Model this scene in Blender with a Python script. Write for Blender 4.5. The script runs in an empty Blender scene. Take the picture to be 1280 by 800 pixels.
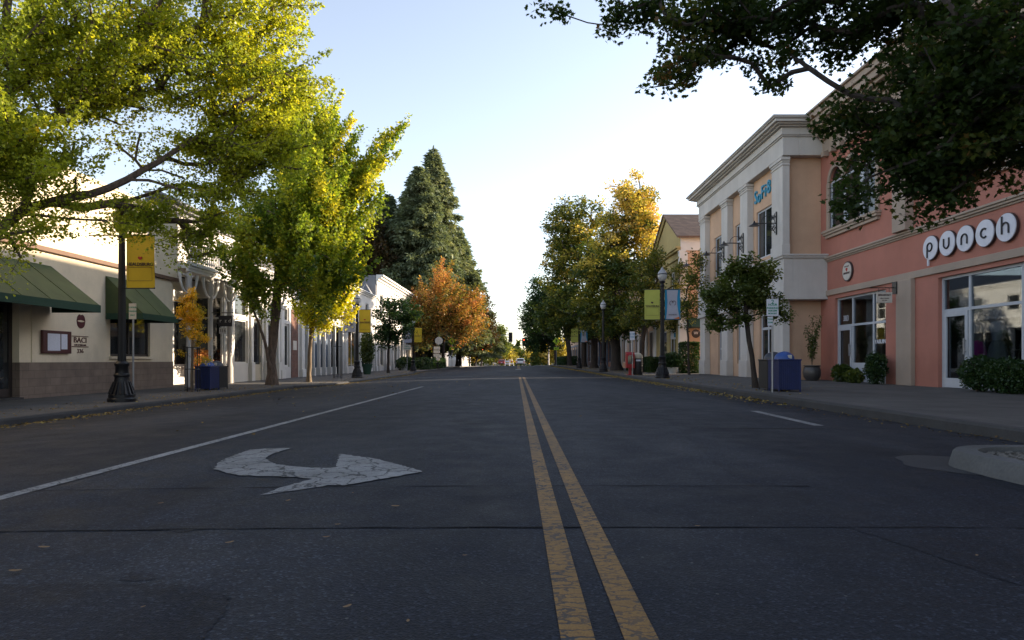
import bpy, math, random
import numpy as np
from mathutils import Vector, Matrix

C = bpy.context.scene.collection
R = math.radians
random.seed(7)

# ------------------------------------------------------------------ camera
F, CX, CY, EYE = 853.0, 645.0, 450.0, 0.86
cam_d = bpy.data.cameras.new('camera'); cam = bpy.data.objects.new('camera', cam_d); C.objects.link(cam)
cam.location = (0, 0, EYE); cam.rotation_euler = (R(90), 0, 0)
cam_d.sensor_width = 36.0; cam_d.lens = 36.0 * F / 1280
cam_d.shift_x = -(CX - 640) / 1280; cam_d.shift_y = (CY - 400) / 1280
cam_d.clip_end = 6000; cam_d.clip_start = 0.05
bpy.context.scene.camera = cam

# ------------------------------------------------------------------ sky, sun, exposure
SUN_AZ, SUN_EL = 67.0, 14.5          # clockwise from the street direction (+Y), degrees above the horizon
w = bpy.data.worlds.new('World'); bpy.context.scene.world = w; w.use_nodes = True
nt = w.node_tree; nt.nodes.clear()
sky = nt.nodes.new('ShaderNodeTexSky'); sky.sky_type = 'NISHITA'; sky.sun_disc = False
sky.sun_elevation = R(SUN_EL); sky.sun_rotation = R(SUN_AZ)
sky.air_density = 1.0; sky.dust_density = .7; sky.ozone_density = 1.3; sky.altitude = 50
bg = nt.nodes.new('ShaderNodeBackground'); bg.inputs['Strength'].default_value = 0.14
out = nt.nodes.new('ShaderNodeOutputWorld')
hs_ = nt.nodes.new('ShaderNodeHueSaturation'); hs_.inputs['Saturation'].default_value = .67
tn_ = nt.nodes.new('ShaderNodeMix'); tn_.data_type = 'RGBA'; tn_.blend_type = 'MULTIPLY'; tn_.inputs[0].default_value = 1.0; tn_.inputs[7].default_value = (1.015, .985, 1.01, 1)
nt.links.new(sky.outputs[0], hs_.inputs['Color']); nt.links.new(hs_.outputs[0], tn_.inputs[6]); nt.links.new(tn_.outputs[2], bg.inputs[0]); nt.links.new(bg.outputs[0], out.inputs[0])
sl = bpy.data.lights.new('sun', 'SUN'); sl.energy = 5.0; sl.angle = R(0.5); sl.color = (1.0, 0.82, 0.60)
so = bpy.data.objects.new('sun', sl); C.objects.link(so)
sd = Vector((math.sin(R(SUN_AZ)) * math.cos(R(SUN_EL)), math.cos(R(SUN_AZ)) * math.cos(R(SUN_EL)), math.sin(R(SUN_EL))))
so.rotation_euler = sd.to_track_quat('Z', 'Y').to_euler(); so.location = (30, 10, 30)
S = bpy.context.scene
S.view_settings.view_transform = 'Standard'; S.view_settings.look = 'None'
S.view_settings.exposure = 1.43; S.view_settings.gamma = 1.0; S.view_settings.use_curve_mapping = False
S.cycles.max_bounces = 6; S.cycles.diffuse_bounces = 3; S.cycles.glossy_bounces = 3
S.cycles.transmission_bounces = 4; S.cycles.transparent_max_bounces = 8; S.cycles.use_denoising = True

# ------------------------------------------------------------------ helpers
def PX(px, y): return (px - CX) * y / F
def PZ(py, y): return EYE + (CY - py) * y / F
def YX(px, x): return F * x / (px - CX)              # distance at which the plane X=x crosses a column

def worldloc(o):
    v = Vector((0, 0, 0))
    while o is not None:
        v += o.location; o = o.parent
    return v

def tag(o, label=None, cat=None, group=None, kind=None):
    if label: o['label'] = label
    if cat: o['category'] = cat
    if group: o['group'] = group
    if kind: o['kind'] = kind
    return o

def thing(name, label, cat, loc=(0, 0, 0), group=None):
    o = bpy.data.objects.new(name, None); C.objects.link(o); o.location = loc; o.empty_display_size = 0.3
    return tag(o, label, cat, group)

def copy_tree(o, parent=None):
    c = o.copy(); C.objects.link(c)
    if parent is not None: c.parent = parent
    for ch in [x for x in C.objects if x.parent == o]: copy_tree(ch, c)
    return c

class MB:
    def __init__(s): s.v = []; s.f = []
    def add(s, vs, fs):
        n = len(s.v); s.v += [tuple(p) for p in vs]; s.f += [tuple(i + n for i in f) for f in fs]; return s
    def box(s, x0, x1, y0, y1, z0, z1):
        if x0 > x1: x0, x1 = x1, x0
        if y0 > y1: y0, y1 = y1, y0
        if z0 > z1: z0, z1 = z1, z0
        return s.add([(x0,y0,z0),(x1,y0,z0),(x1,y1,z0),(x0,y1,z0),(x0,y0,z1),(x1,y0,z1),(x1,y1,z1),(x0,y1,z1)],
              [(0,3,2,1),(4,5,6,7),(0,1,5,4),(1,2,6,5),(2,3,7,6),(3,0,4,7)])
    def poly(s, pts): return s.add(pts, [tuple(range(len(pts)))])
    def extr(s, pts, d):
        """closed polygon pts (3D) extruded by vector d"""
        n = len(pts); d = Vector(d); a = [Vector(p) for p in pts]; b = [p + d for p in a]
        fs = [tuple(range(n))[::-1], tuple(range(n, 2*n))] + [(i, (i+1) % n, n + (i+1) % n, n + i) for i in range(n)]
        return s.add(a + b, fs)
    def lathe(s, prof, c=(0,0,0), n=20, ax='z', cap=True):
        base = len(s.v)
        for r, h in prof:
            for k in range(n):
                a = 2*math.pi*k/n; u, v = r*math.cos(a), r*math.sin(a)
                if ax == 'z': s.v.append((c[0]+u, c[1]+v, c[2]+h))
                elif ax == 'x': s.v.append((c[0]+h, c[1]+u, c[2]+v))
                else: s.v.append((c[0]+u, c[1]+h, c[2]+v))
        m = len(prof)
        for j in range(m-1):
            for k in range(n):
                s.f.append((base+j*n+k, base+j*n+(k+1) % n, base+(j+1)*n+(k+1) % n, base+(j+1)*n+k))
        if cap:
            s.f.append(tuple(base+k for k in range(n))[::-1]); s.f.append(tuple(base+(m-1)*n+k for k in range(n)))
        return s
    def tube(s, pts, r, n=6, cap=True):
        pts = [Vector(p) for p in pts]; m = len(pts)
        rs = r if isinstance(r, (list, tuple)) else [r]*m
        base = len(s.v); ref = None
        for i, p in enumerate(pts):
            t = (pts[min(i+1, m-1)] - pts[max(i-1, 0)])
            if t.length < 1e-9: t = Vector((0,0,1))
            t.normalize()
            if ref is None: ref = Vector((1,0,0)) if abs(t.x) < .8 else Vector((0,1,0))
            a = t.cross(ref); a.normalize(); b = a.cross(t); ref = b.cross(a) if False else ref
            for k in range(n):
                q = 2*math.pi*k/n; w_ = p + (a*math.cos(q) + b*math.sin(q))*rs[i]
                s.v.append((w_.x, w_.y, w_.z))
        for j in range(m-1):
            for k in range(n):
                s.f.append((base+j*n+k, base+j*n+(k+1) % n, base+(j+1)*n+(k+1) % n, base+(j+1)*n+k))
        if cap:
            s.f.append(tuple(base+k for k in range(n))[::-1]); s.f.append(tuple(base+(m-1)*n+k for k in range(n)))
        return s
    def sphere(s, c, r, n=12, m=8, sx=1, sy=1, sz=1):
        prof = []
        base = len(s.v)
        for j in range(m+1):
            t = math.pi*j/m; rr = max(r*math.sin(t), 1e-4); h = -r*math.cos(t)
            for k in range(n):
                a = 2*math.pi*k/n; s.v.append((c[0]+rr*math.cos(a)*sx, c[1]+rr*math.sin(a)*sy, c[2]+h*sz))
        for j in range(m):
            for k in range(n):
                s.f.append((base+j*n+k, base+j*n+(k+1) % n, base+(j+1)*n+(k+1) % n, base+(j+1)*n+k))
        return s
    def build(s, name, m, parent=None, loc=None, smooth=False, bevel=0):
        if parent is not None: o0 = worldloc(parent)
        else: o0 = Vector(loc if loc is not None else (0,0,0))
        me = bpy.data.meshes.new(name)
        me.from_pydata([(a-o0.x, b-o0.y, c-o0.z) for a, b, c in s.v], [], s.f); me.update()
        me.materials.append(m)
        if smooth:
            me.polygons.foreach_set('use_smooth', [True]*len(me.polygons))
            me.set_sharp_from_angle(angle=R(38))
        o = bpy.data.objects.new(name, me); C.objects.link(o)
        if parent is not None: o.parent = parent
        else: o.location = o0
        if bevel:
            b = o.modifiers.new('bevel', 'BEVEL'); b.width = bevel; b.segments = 2; b.limit_method = 'ANGLE'
        return o

def text(name, body, size, mat_, parent, pos, facing='cam', ext=0.004, sx=1.0, bold=0.0, align='CENTER'):
    cu = bpy.data.curves.new(name, 'FONT'); cu.body = body; cu.size = size; cu.extrude = ext; cu.offset = bold
    cu.align_x = align; cu.align_y = 'CENTER'; cu.resolution_u = 3
    t = bpy.data.objects.new('tmp', cu); C.objects.link(t)
    me = bpy.data.meshes.new_from_object(t)
    C.objects.unlink(t); bpy.data.objects.remove(t)
    me.materials.clear(); me.materials.append(mat_)
    if facing == 'cam': M = Matrix(((sx,0,0),(0,0,-1),(0,1,0)))            # x->+X  y->+Z  n->-Y
    elif facing == 'left': M = Matrix(((0,0,-1),(-sx,0,0),(0,1,0)))        # on a wall looking towards -X
    else: M = Matrix(((0,0,1),(sx,0,0),(0,1,0)))                           # on a wall looking towards +X
    o0 = worldloc(parent)
    M4 = M.to_4x4(); M4.translation = Vector(pos) - o0
    me.transform(M4); me.name = name
    o = bpy.data.objects.new(name, me); C.objects.link(o); o.parent = parent
    return o

# ------------------------------------------------------------------ materials
def nodes(name):
    m = bpy.data.materials.new(name); m.use_nodes = True; t = m.node_tree
    return m, t, t.nodes['Principled BSDF']
def N(t, kind, **kw):
    n = t.nodes.new(kind)
    for k, v in kw.items(): setattr(n, k, v)
    return n
def noise(t, vec, scale, detail=4, rough=.6):
    n = N(t, 'ShaderNodeTexNoise'); n.inputs['Scale'].default_value = scale; n.inputs['Detail'].default_value = detail
    n.inputs['Roughness'].default_value = rough
    if vec is not None: t.links.new(vec, n.inputs['Vector'])
    return n
def ramp(t, fac, stops):
    r = N(t, 'ShaderNodeValToRGB'); e = r.color_ramp.elements
    while len(e) < len(stops): e.new(.5)
    for i, (p, c) in enumerate(stops):
        e[i].position = p; e[i].color = (c, c, c, 1) if isinstance(c, (int, float)) else (*c, 1)
    t.links.new(fac, r.inputs[0]); return r
def mixc(t, fac, a, b, mode='MIX'):
    m = N(t, 'ShaderNodeMix', data_type='RGBA', blend_type=mode)
    for sock, val in ((m.inputs[0], fac), (m.inputs[6], a), (m.inputs[7], b)):
        if isinstance(val, (int, float)): sock.default_value = val
        elif isinstance(val, tuple): sock.default_value = (*val, 1)
        else: t.links.new(val, sock)
    return m.outputs[2]
def wpos(t, sc=(1,1,1)):
    g = N(t, 'ShaderNodeNewGeometry'); mp = N(t, 'ShaderNodeMapping'); mp.inputs['Scale'].default_value = sc
    t.links.new(g.outputs['Position'], mp.inputs[0]); return mp.outputs[0]
def opos(t, sc=(1,1,1)):
    g = N(t, 'ShaderNodeTexCoord'); mp = N(t, 'ShaderNodeMapping'); mp.inputs['Scale'].default_value = sc
    t.links.new(g.outputs['Object'], mp.inputs[0]); return mp.outputs[0]
def bump(t, b, h, strength=.3, dist=.01):
    n = N(t, 'ShaderNodeBump'); n.inputs['Strength'].default_value = strength; n.inputs['Distance'].default_value = dist
    t.links.new(h, n.inputs['Height']); t.links.new(n.outputs[0], b.inputs['Normal'])

def plain(name, col, rough=.6, metal=0, var=.12, scale=6, bmp=0, spec=None):
    m, t, b = nodes(name)
    n = noise(t, opos(t), scale, 5); r = ramp(t, n.outputs[0], [(.3, 1-var), (.7, 1+var*.6)])
    c = mixc(t, 1.0, col, r.outputs[0], 'MULTIPLY'); t.links.new(c, b.inputs['Base Color'])
    b.inputs['Roughness'].default_value = rough; b.inputs['Metallic'].default_value = metal
    if spec is not None: b.inputs['Specular IOR Level'].default_value = spec
    if bmp: bump(t, b, noise(t, opos(t), scale*12, 4).outputs[0], bmp, .004)
    return m
def stucco(name, col, streak=.42, rough=.9, dirt=(.25,.2,.16), bmp=.35):
    """painted render with rain streaks, blotches and a fine grain"""
    m, t, b = nodes(name)
    n1 = noise(t, wpos(t, (1.6,1.6,.16)), 1.5, 6, .65); n2 = noise(t, wpos(t), .8, 5)
    n3 = noise(t, wpos(t), 60, 3)
    r1 = ramp(t, n1.outputs[0], [(.45, 0.0), (.8, streak)]); r2 = ramp(t, n2.outputs[0], [(.3, .87), (.7, 1.07)])
    c = mixc(t, 1.0, col, r2.outputs[0], 'MULTIPLY'); c = mixc(t, r1.outputs[0], c, tuple(x*.7+y*.3*.5 for x, y in zip(col, dirt)))
    r3 = ramp(t, n3.outputs[0], [(.3, .93), (.7, 1.05)]); c = mixc(t, 1.0, c, r3.outputs[0], 'MULTIPLY')
    t.links.new(c, b.inputs['Base Color']); gz_ = N(t, 'ShaderNodeNewGeometry'); sz_ = N(t, 'ShaderNodeSeparateXYZ'); t.links.new(gz_.outputs['Position'], sz_.inputs[0])
    ng = noise(t, wpos(t, (1.5,1.5,.8)), 2.2, 5); sb_ = N(t, 'ShaderNodeMath', operation='MULTIPLY_ADD'); sb_.inputs[1].default_value = -1.3; t.links.new(ng.outputs[0], sb_.inputs[0]); t.links.new(sz_.outputs[2], sb_.inputs[2])
    rg = ramp(t, sb_.outputs[0], [(0.0, .22), (.5, 0.0)]); c = mixc(t, rg.outputs[0], c, dirt if sum(col) > 1.2 else tuple(x*.45 for x in col))
    t.links.new(c, b.inputs['Base Color'])
    b.inputs['Roughness'].default_value = rough
    b.inputs['Specular IOR Level'].default_value = .25
    bump(t, b, n3.outputs[0], bmp, .006); return m
def leafmat(name, stops, trans=.45, tcol=1.5, gloss=.04):
    m = bpy.data.materials.new(name); m.use_nodes = True; t = m.node_tree; t.nodes.clear()
    at = N(t, 'ShaderNodeAttribute', attribute_name='tint')
    r = ramp(t, at.outputs['Fac'], stops)
    d = N(t, 'ShaderNodeBsdfDiffuse'); tr = N(t, 'ShaderNodeBsdfTranslucent'); mx = N(t, 'ShaderNodeMixShader')
    gl = N(t, 'ShaderNodeBsdfGlossy'); gl.inputs['Roughness'].default_value = .45; mx2 = N(t, 'ShaderNodeMixShader')
    br = mixc(t, 1.0, r.outputs[0], (tcol, tcol*1.0, tcol*.55), 'MULTIPLY')
    o = N(t, 'ShaderNodeOutputMaterial')
    t.links.new(r.outputs[0], d.inputs[0]); t.links.new(br, tr.inputs[0]); mx.inputs[0].default_value = trans
    t.links.new(d.outputs[0], mx.inputs[1]); t.links.new(tr.outputs[0], mx.inputs[2])
    mx2.inputs[0].default_value = gloss; t.links.new(mx.outputs[0], mx2.inputs[1]); t.links.new(gl.outputs[0], mx2.inputs[2])
    t.links.new(mx2.outputs[0], o.inputs[0]); return m
def bark(name, a, b_):
    m, t, b = nodes(name)
    n = noise(t, wpos(t, (1,1,.22)), 14, 6, .7); r = ramp(t, n.outputs[0], [(.35, a), (.68, b_)])
    t.links.new(r.outputs[0], b.inputs['Base Color']); b.inputs['Roughness'].default_value = .95
    bump(t, b, n.outputs[0], .8, .03); return m
def glass_dark(name, col=(.012,.014,.016), rough=.04):
    m, t, b = nodes(name)
    n = noise(t, wpos(t), .6, 2); bump(t, b, n.outputs[0], .12, .02)
    r = ramp(t, noise(t, wpos(t), 1.7, 4).outputs[0], [(.45, col), (.72, tuple(min(1, x*3.2) for x in col))])
    t.links.new(r.outputs[0], b.inputs['Base Color'])
    b.inputs['Roughness'].default_value = rough; b.inputs['Specular IOR Level'].default_value = .8; return m
def glass_clear(name):
    m = bpy.data.materials.new(name); m.use_nodes = True; t = m.node_tree; t.nodes.clear()
    tr = N(t, 'ShaderNodeBsdfTransparent'); tr.inputs[0].default_value = (.62,.66,.68,1)
    g = N(t, 'ShaderNodeBsdfGlossy'); g.inputs['Roughness'].default_value = .02; g.inputs[0].default_value = (.95,.97,1,1)
    f = N(t, 'ShaderNodeFresnel'); f.inputs[0].default_value = 1.5
    mu = N(t, 'ShaderNodeMath', operation='MULTIPLY'); mu.inputs[1].default_value = .45; mu.use_clamp = True
    mx = N(t, 'ShaderNodeMixShader'); o = N(t, 'ShaderNodeOutputMaterial')
    t.links.new(f.outputs[0], mu.inputs[0]); t.links.new(mu.outputs[0], mx.inputs[0])
    t.links.new(tr.outputs[0], mx.inputs[1]); t.links.new(g.outputs[0], mx.inputs[2]); t.links.new(mx.outputs[0], o.inputs[0])
    return m

def asphalt(name='asphalt', mul=(1, 1, 1)):
    m, t, b = nodes(name)
    P = wpos(t)
    big = noise(t, wpos(t, (.55,.12,1)), 1.0, 5, .6); mid = noise(t, P, 2.2, 6, .65); fine = noise(t, P, 85, 3, .7)
    vo = N(t, 'ShaderNodeTexVoronoi'); vo.inputs['Scale'].default_value = 95; t.links.new(P, vo.inputs['Vector'])
    vo2 = N(t, 'ShaderNodeTexVoronoi'); vo2.inputs['Scale'].default_value = 9; t.links.new(P, vo2.inputs['Vector'])
    r = ramp(t, big.outputs[0], [(.30, (.0095,.0112,.0160)), (.5, (.0175,.0195,.0262)), (.68, (.0340,.0365,.0440))])
    c = r.outputs[0]
    r2 = ramp(t, mid.outputs[0], [(.3, .72), (.7, 1.25)]); c = mixc(t, 1.0, c, r2.outputs[0], 'MULTIPLY')
    # aggregate: each stone its own grey
    sp = N(t, 'ShaderNodeSeparateColor'); t.links.new(vo.outputs['Color'], sp.inputs[0])
    rs = ramp(t, sp.outputs[0], [(.0, .62), (.55, .98), (.86, 1.25), (.97, 2.3)]); c = mixc(t, 1.0, c, rs.outputs[0], 'MULTIPLY')
    # sparse bright chips
    sp2 = N(t, 'ShaderNodeSeparateColor'); t.links.new(vo2.outputs['Color'], sp2.inputs[0])
    a1 = N(t, 'ShaderNodeMath', operation='LESS_THAN'); a1.inputs[1].default_value = .06; t.links.new(vo2.outputs['Distance'], a1.inputs[0])
    a2 = N(t, 'ShaderNodeMath', operation='GREATER_THAN'); a2.inputs[1].default_value = .55; t.links.new(sp2.outputs[0], a2.inputs[0])
    a3 = N(t, 'ShaderNodeMath', operation='MULTIPLY'); t.links.new(a1.outputs[0], a3.inputs[0]); t.links.new(a2.outputs[0], a3.inputs[1])
    c = mixc(t, a3.outputs[0], c, (.085,.083,.08))
    # oil stains and hairline cracks
    st = noise(t, wpos(t, (1,.8,1)), .9, 3, .5); rst = ramp(t, st.outputs[0], [(.58, 0.0), (.72, .55)])
    c = mixc(t, rst.outputs[0], c, (.011,.011,.012))
    warp = noise(t, P, 1.3, 4); 
    ad = N(t, 'ShaderNodeVectorMath', operation='MULTIPLY_ADD'); ad.inputs[1].default_value = (.9,.9,.9); t.links.new(warp.outputs['Color'], ad.inputs[0]); t.links.new(P, ad.inputs[2])
    cr = N(t, 'ShaderNodeTexVoronoi', feature='DISTANCE_TO_EDGE'); cr.inputs['Scale'].default_value = .42; t.links.new(ad.outputs[0], cr.inputs['Vector'])
    rc = ramp(t, cr.outputs['Distance'], [(.0, .45), (.006, 0.0)]); c = mixc(t, rc.outputs[0], c, (.012,.012,.013))
    if mul != (1, 1, 1): c = mixc(t, 1.0, c, mul, 'MULTIPLY')
    t.links.new(c, b.inputs['Base Color'])
    rr = ramp(t, mid.outputs[0], [(.3, .62), (.7, .85)]); t.links.new(rr.outputs[0], b.inputs['Roughness'])
    b.inputs['Specular IOR Level'].default_value = .16
    mx = N(t, 'ShaderNodeMath', operation='ADD'); t.links.new(fine.outputs[0], mx.inputs[0]); t.links.new(vo.outputs['Distance'], mx.inputs[1])
    bump(t, b, mx.outputs[0], .55, .006); return m

def paint(name, col, scale=7, crack=.03, wear=.52, wear_w=.1, aniso=(1,1,1), patchy=0.0):
    """old thermoplastic: cracked, worn through to the asphalt"""
    m, t, b = nodes(name)
    P = wpos(t); wn = noise(t, P, 3.0, 5)
    ad = N(t, 'ShaderNodeVectorMath', operation='MULTIPLY_ADD'); ad.inputs[1].default_value = (.12,.12,.12); t.links.new(noise(t, P, 11, 4).outputs['Color'], ad.inputs[0]); t.links.new(wpos(t, aniso), ad.inputs[2])
    v = N(t, 'ShaderNodeTexVoronoi', feature='DISTANCE_TO_EDGE'); v.inputs['Scale'].default_value = scale; t.links.new(ad.outputs[0], v.inputs['Vector'])
    rc = ramp(t, v.outputs['Distance'], [(0.0, 0.0), (crack*.55, 0.0), (crack, 1.0)])
    rw = ramp(t, noise(t, P, 26, 5, .75).outputs[0], [(wear-wear_w, 0.0), (wear, 1.0)])
    ra = ramp(t, noise(t, P, 1.4, 3).outputs[0], [(.42, patchy), (.58, 0.0)]); rcm = mixc(t, ra.outputs[0], rc.outputs[0], (1.0, 1.0, 1.0))
    fac = mixc(t, 1.0, rcm, rw.outputs[0], 'MULTIPLY')
    n4 = noise(t, wpos(t), 1.6, 4)
    rr = ramp(t, n4.outputs[0], [(.3, .62), (.7, 1.1)]); pc = mixc(t, 1.0, col, rr.outputs[0], 'MULTIPLY')
    sp = ramp(t, noise(t, P, 120, 2).outputs[0], [(.35, .75), (.6, 1.08)]); pc = mixc(t, 1.0, pc, sp.outputs[0], 'MULTIPLY')
    c = mixc(t, fac, (.018,.019,.023), pc); t.links.new(c, b.inputs['Base Color']); b.inputs['Roughness'].default_value = .75
    bump(t, b, fac, .4, .003); return m

def concrete(name, base, joint=None):
    m, t, b = nodes(name)
    P = wpos(t); n1 = noise(t, P, 1.1, 6, .65); n2 = noise(t, P, 45, 4); 
    r1 = ramp(t, n1.outputs[0], [(.3, tuple(x*.62 for x in base)), (.55, base), (.75, tuple(min(1,x*1.3) for x in base))])
    r2 = ramp(t, n2.outputs[0], [(.3, .85), (.7, 1.12)]); c = mixc(t, 1.0, r1.outputs[0], r2.outputs[0], 'MULTIPLY')
    h = n2.outputs[0]
    if joint:
        br = N(t, 'ShaderNodeTexBrick'); br.offset = 0.0; br.inputs['Scale'].default_value = 1.0
        br.inputs['Brick Width'].default_value = joint; br.inputs['Row Height'].default_value = joint; br.inputs['Mortar Size'].default_value = .012
        br.inputs['Color1'].default_value = (1,1,1,1); br.inputs['Color2'].default_value = (.86,.86,.86,1); br.inputs['Mortar'].default_value = (.4,.4,.4,1)
        t.links.new(P, br.inputs['Vector']); c = mixc(t, 1.0, c, br.outputs['Color'], 'MULTIPLY')
    sn = ramp(t, noise(t, P, 5, 4, .7).outputs[0], [(.6, 0.0), (.72, .5)]); c = mixc(t, sn.outputs[0], c, tuple(x*.4 for x in base))
    t.links.new(c, b.inputs['Base Color']); b.inputs['Roughness'].default_value = .9; bump(t, b, h, .35, .005); return m

def brickmat(name, c1, c2, mortar, axis='x', bw=.4, bh=.2):
    m, t, b = nodes(name)
    g = N(t, 'ShaderNodeNewGeometry'); s = N(t, 'ShaderNodeSeparateXYZ'); cb = N(t, 'ShaderNodeCombineXYZ')
    t.links.new(g.outputs['Position'], s.inputs[0])
    ad = N(t, 'ShaderNodeMath', operation='ADD'); t.links.new(s.outputs[0], ad.inputs[0]); t.links.new(s.outputs[1], ad.inputs[1])
    t.links.new(ad.outputs[0], cb.inputs[0]); t.links.new(s.outputs[2], cb.inputs[1])
    br = N(t, 'ShaderNodeTexBrick'); br.inputs['Scale'].default_value = 1; br.inputs['Brick Width'].default_value = bw; br.inputs['Row Height'].default_value = bh
    br.inputs['Mortar Size'].default_value = .008; br.inputs['Color1'].default_value = (*c1,1); br.inputs['Color2'].default_value = (*c2,1); br.inputs['Mortar'].default_value = (*mortar,1)
    t.links.new(cb.outputs[0], br.inputs['Vector'])
    r = ramp(t, noise(t, wpos(t), 2.5, 5).outputs[0], [(.3, .75), (.7, 1.15)]); c = mixc(t, 1.0, br.outputs['Color'], r.outputs[0], 'MULTIPLY')
    t.links.new(c, b.inputs['Base Color']); b.inputs['Roughness'].default_value = .9; bump(t, b, br.outputs['Fac'], -.4, .006); return m

M = {}
M['asphalt'] = asphalt()
M['patch'] = asphalt('patch_asphalt', (.84,.84,.86))
M['patch2'] = asphalt('newer_asphalt', (.80,.81,.85))
M['stain'] = asphalt('stained_asphalt', (.66,.66,.70))
M['dust'] = paint('dusty_asphalt', (.045,.046,.050), 6, .03, .56, .2)
M['apron'] = paint('gutter_concrete', (.021,.022,.026), 6, .02, .46, .12)
M['island'] = concrete('island_kerb', (.080,.080,.080))
M['seam'] = plain('tar_seam', (.015,.0155,.018), .9, spec=.12)
M['yellow'] = paint('yellow_paint', (.24,.125,.026), 13, .085, .45, .12, (.55,1.5,1), .5)
M['white'] = paint('white_paint', (0.225,0.225,0.225), 4.2, .035, .44, .08)
M['whiteline'] = paint('white_line_paint', (0.250,0.250,0.250), 9, .03, .42, .08)
M['faded'] = paint('faded_paint', (0.125,0.125,0.125), 9, .05, .56, .10)
M['walk'] = concrete('sidewalk', (.080,.074,.070), 1.5)
M['kerb'] = concrete('kerb', (.038,.036,.036))
M['soil'] = concrete('soil', (.07,.06,.045))
M['pink'] = stucco('pink_stucco', (.42,.175,.13))
M['tan'] = stucco('tan_stucco', (.56,.37,.25))
M['stone'] = stucco('pale_stone', (.54,.51,.48), .6)
M['band'] = stucco('tan_trim', (.38,.30,.24), .45)
M['cream'] = stucco('cream_stucco', (.72,.62,.46), .28)
M['white_wall'] = stucco('white_wall', (.62,.60,.57), .3)
M['white_trim'] = stucco('white_trim', (.70,.68,.65), .2, bmp=.1)
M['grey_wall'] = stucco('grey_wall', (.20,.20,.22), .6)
M['bluegrey'] = stucco('bluegrey_panel', (.09,.12,.17), .3)
M['yellow_wall'] = stucco('ochre_wall', (.42,.33,.15), .3)
M['brown_trim'] = plain('brown_trim', (.14,.08,.05), .7)
M['block'] = brickmat('brown_block', (.20,.15,.12), (.17,.127,.10), (.13,.10,.08))
M['brick'] = brickmat('red_brick', (.16,.06,.04), (.12,.045,.03), (.15,.12,.1), bw=.22, bh=.075)
M['shingle'] = brickmat('brown_shingle', (.12,.075,.055), (.17,.11,.08), (.06,.04,.03), bw=.35, bh=.16)
M['darkroof'] = plain('dark_roofing', (.05,.05,.05), .9)
M['awning'] = plain('green_canvas', (0.052,0.073,0.025), .85, var=.18, scale=3, bmp=.15)
M['valance'] = plain('dark_green_canvas', (.012,.045,.025), .8)
M['blackmetal'] = plain('black_metal', (.012,.012,.014), .35, .3, spec=.6)
M['lampmetal'] = plain('black_lamp_paint', (.006,.006,.008), .42, 0, scale=12, spec=.35)
M['globe'] = plain('frosted_globe', (.42,.42,.42), .25, var=.1)
M['globecap'] = plain('grey_globe_cap', (.33,.33,.34), .35)
M['steel'] = plain('galvanised_steel', (.30,.30,.31), .45, .6)
M['glass'] = glass_dark('dark_glass')
M['clear'] = glass_clear('shop_glass')
M['frame'] = plain('white_window_frame', (.42,.44,.48), .5, var=.06)
M['darkframe'] = plain('dark_window_frame', (.03,.022,.02), .5)
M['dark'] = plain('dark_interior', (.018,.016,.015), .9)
M['interior'] = plain('shop_interior', (.07,.055,.045), .9)
M['blue'] = plain('blue_bin_paint', (.005,.014,.085), .45, .1, var=.25, scale=9)
M['bluelid'] = plain('blue_plastic_lid', (.015,.06,.25), .4)
M['binblack'] = plain('black_bin_paint', (.014,.013,.014), .5)
M['lidblack'] = plain('dark_plastic_lid', (.03,.035,.05), .45)
M['opening'] = plain('pale_flap', (.45,.42,.36), .6)
M['red'] = plain('red_paint', (.30,.006,.008), .45)
M['bannery'] = plain('yellow_banner', (.60,.41,.02), .8, var=.1, scale=2)
M['bannerg'] = plain('yellowgreen_banner', (.44,.45,.09), .8, var=.1, scale=2)
M['bannerw'] = plain('white_banner', (0.372,0.372,0.432), .8, var=.06)
M['teal'] = plain('teal_banner', (.01,.22,.38), .8)
M['print'] = plain('dark_print', (.055,.03,.03), .8)
M['maroon'] = plain('maroon_print', (.075,.010,.012), .7)
M['heart'] = plain('red_print', (.38,.03,.02), .8)
M['signwhite'] = plain('white_sign', (.62,.62,.68), .5, var=.08)
M['signrim'] = plain('dark_sign_rim', (.05,.03,.03), .5)
M['signblack'] = plain('black_sign_letter', (.012,.010,.014), .5)
M['signblue'] = plain('blue_sign_letter', (.02,.26,.42), .5)
M['signgreen'] = plain('green_print', (.01,.22,.14), .6)
M['creamsign'] = plain('cream_sign', (.55,.50,.44), .6)
M['fluoro'] = plain('fluorescent_sign', (0.350,0.504,0.014), .5, var=.05)
M['paper'] = plain('menu_paper', (.60,.62,.70), .6, var=.1, scale=25)
M['wood'] = plain('dark_red_wood', (.07,.018,.018), .5)
M['doorcream'] = plain('cream_door_paint', (.46,.40,.30), .6)
M['pot'] = plain('glazed_pot', (.05,.045,.045), .4)
M['whitepot'] = plain('white_pot', (.45,.45,.43), .6)
M['magenta'] = plain('magenta_cloth', (.62,.02,.36), .8)
M['greycloth'] = plain('grey_cloth', (.30,.31,.33), .9)
M['skin'] = plain('mannequin', (.45,.36,.30), .6)
M['yellowcloth'] = plain('yellow_cloth', (.5,.42,.08), .8)
M['carwhite'] = plain('white_car_paint', (.55,.57,.60), .25, var=.03)
M['carred'] = plain('red_car_paint', (.30,.02,.02), .3, var=.03)
M['rubber'] = plain('tyre_rubber', (.015,.015,.015), .8)
M['orange'] = plain('orange_barrier', (.60,.16,.02), .6)
M['siglens'] = bpy.data.materials.new('red_signal_light'); M['siglens'].use_nodes = True
_b = M['siglens'].node_tree.nodes['Principled BSDF']; _b.inputs['Base Color'].default_value = (.5,.02,.01,1)
_b.inputs['Emission Color'].default_value = (1,.09,.04,1); _b.inputs['Emission Strength'].default_value = 4.0
M['tail'] = plain('red_tail_lens', (.45,.02,.02), .3)
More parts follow.
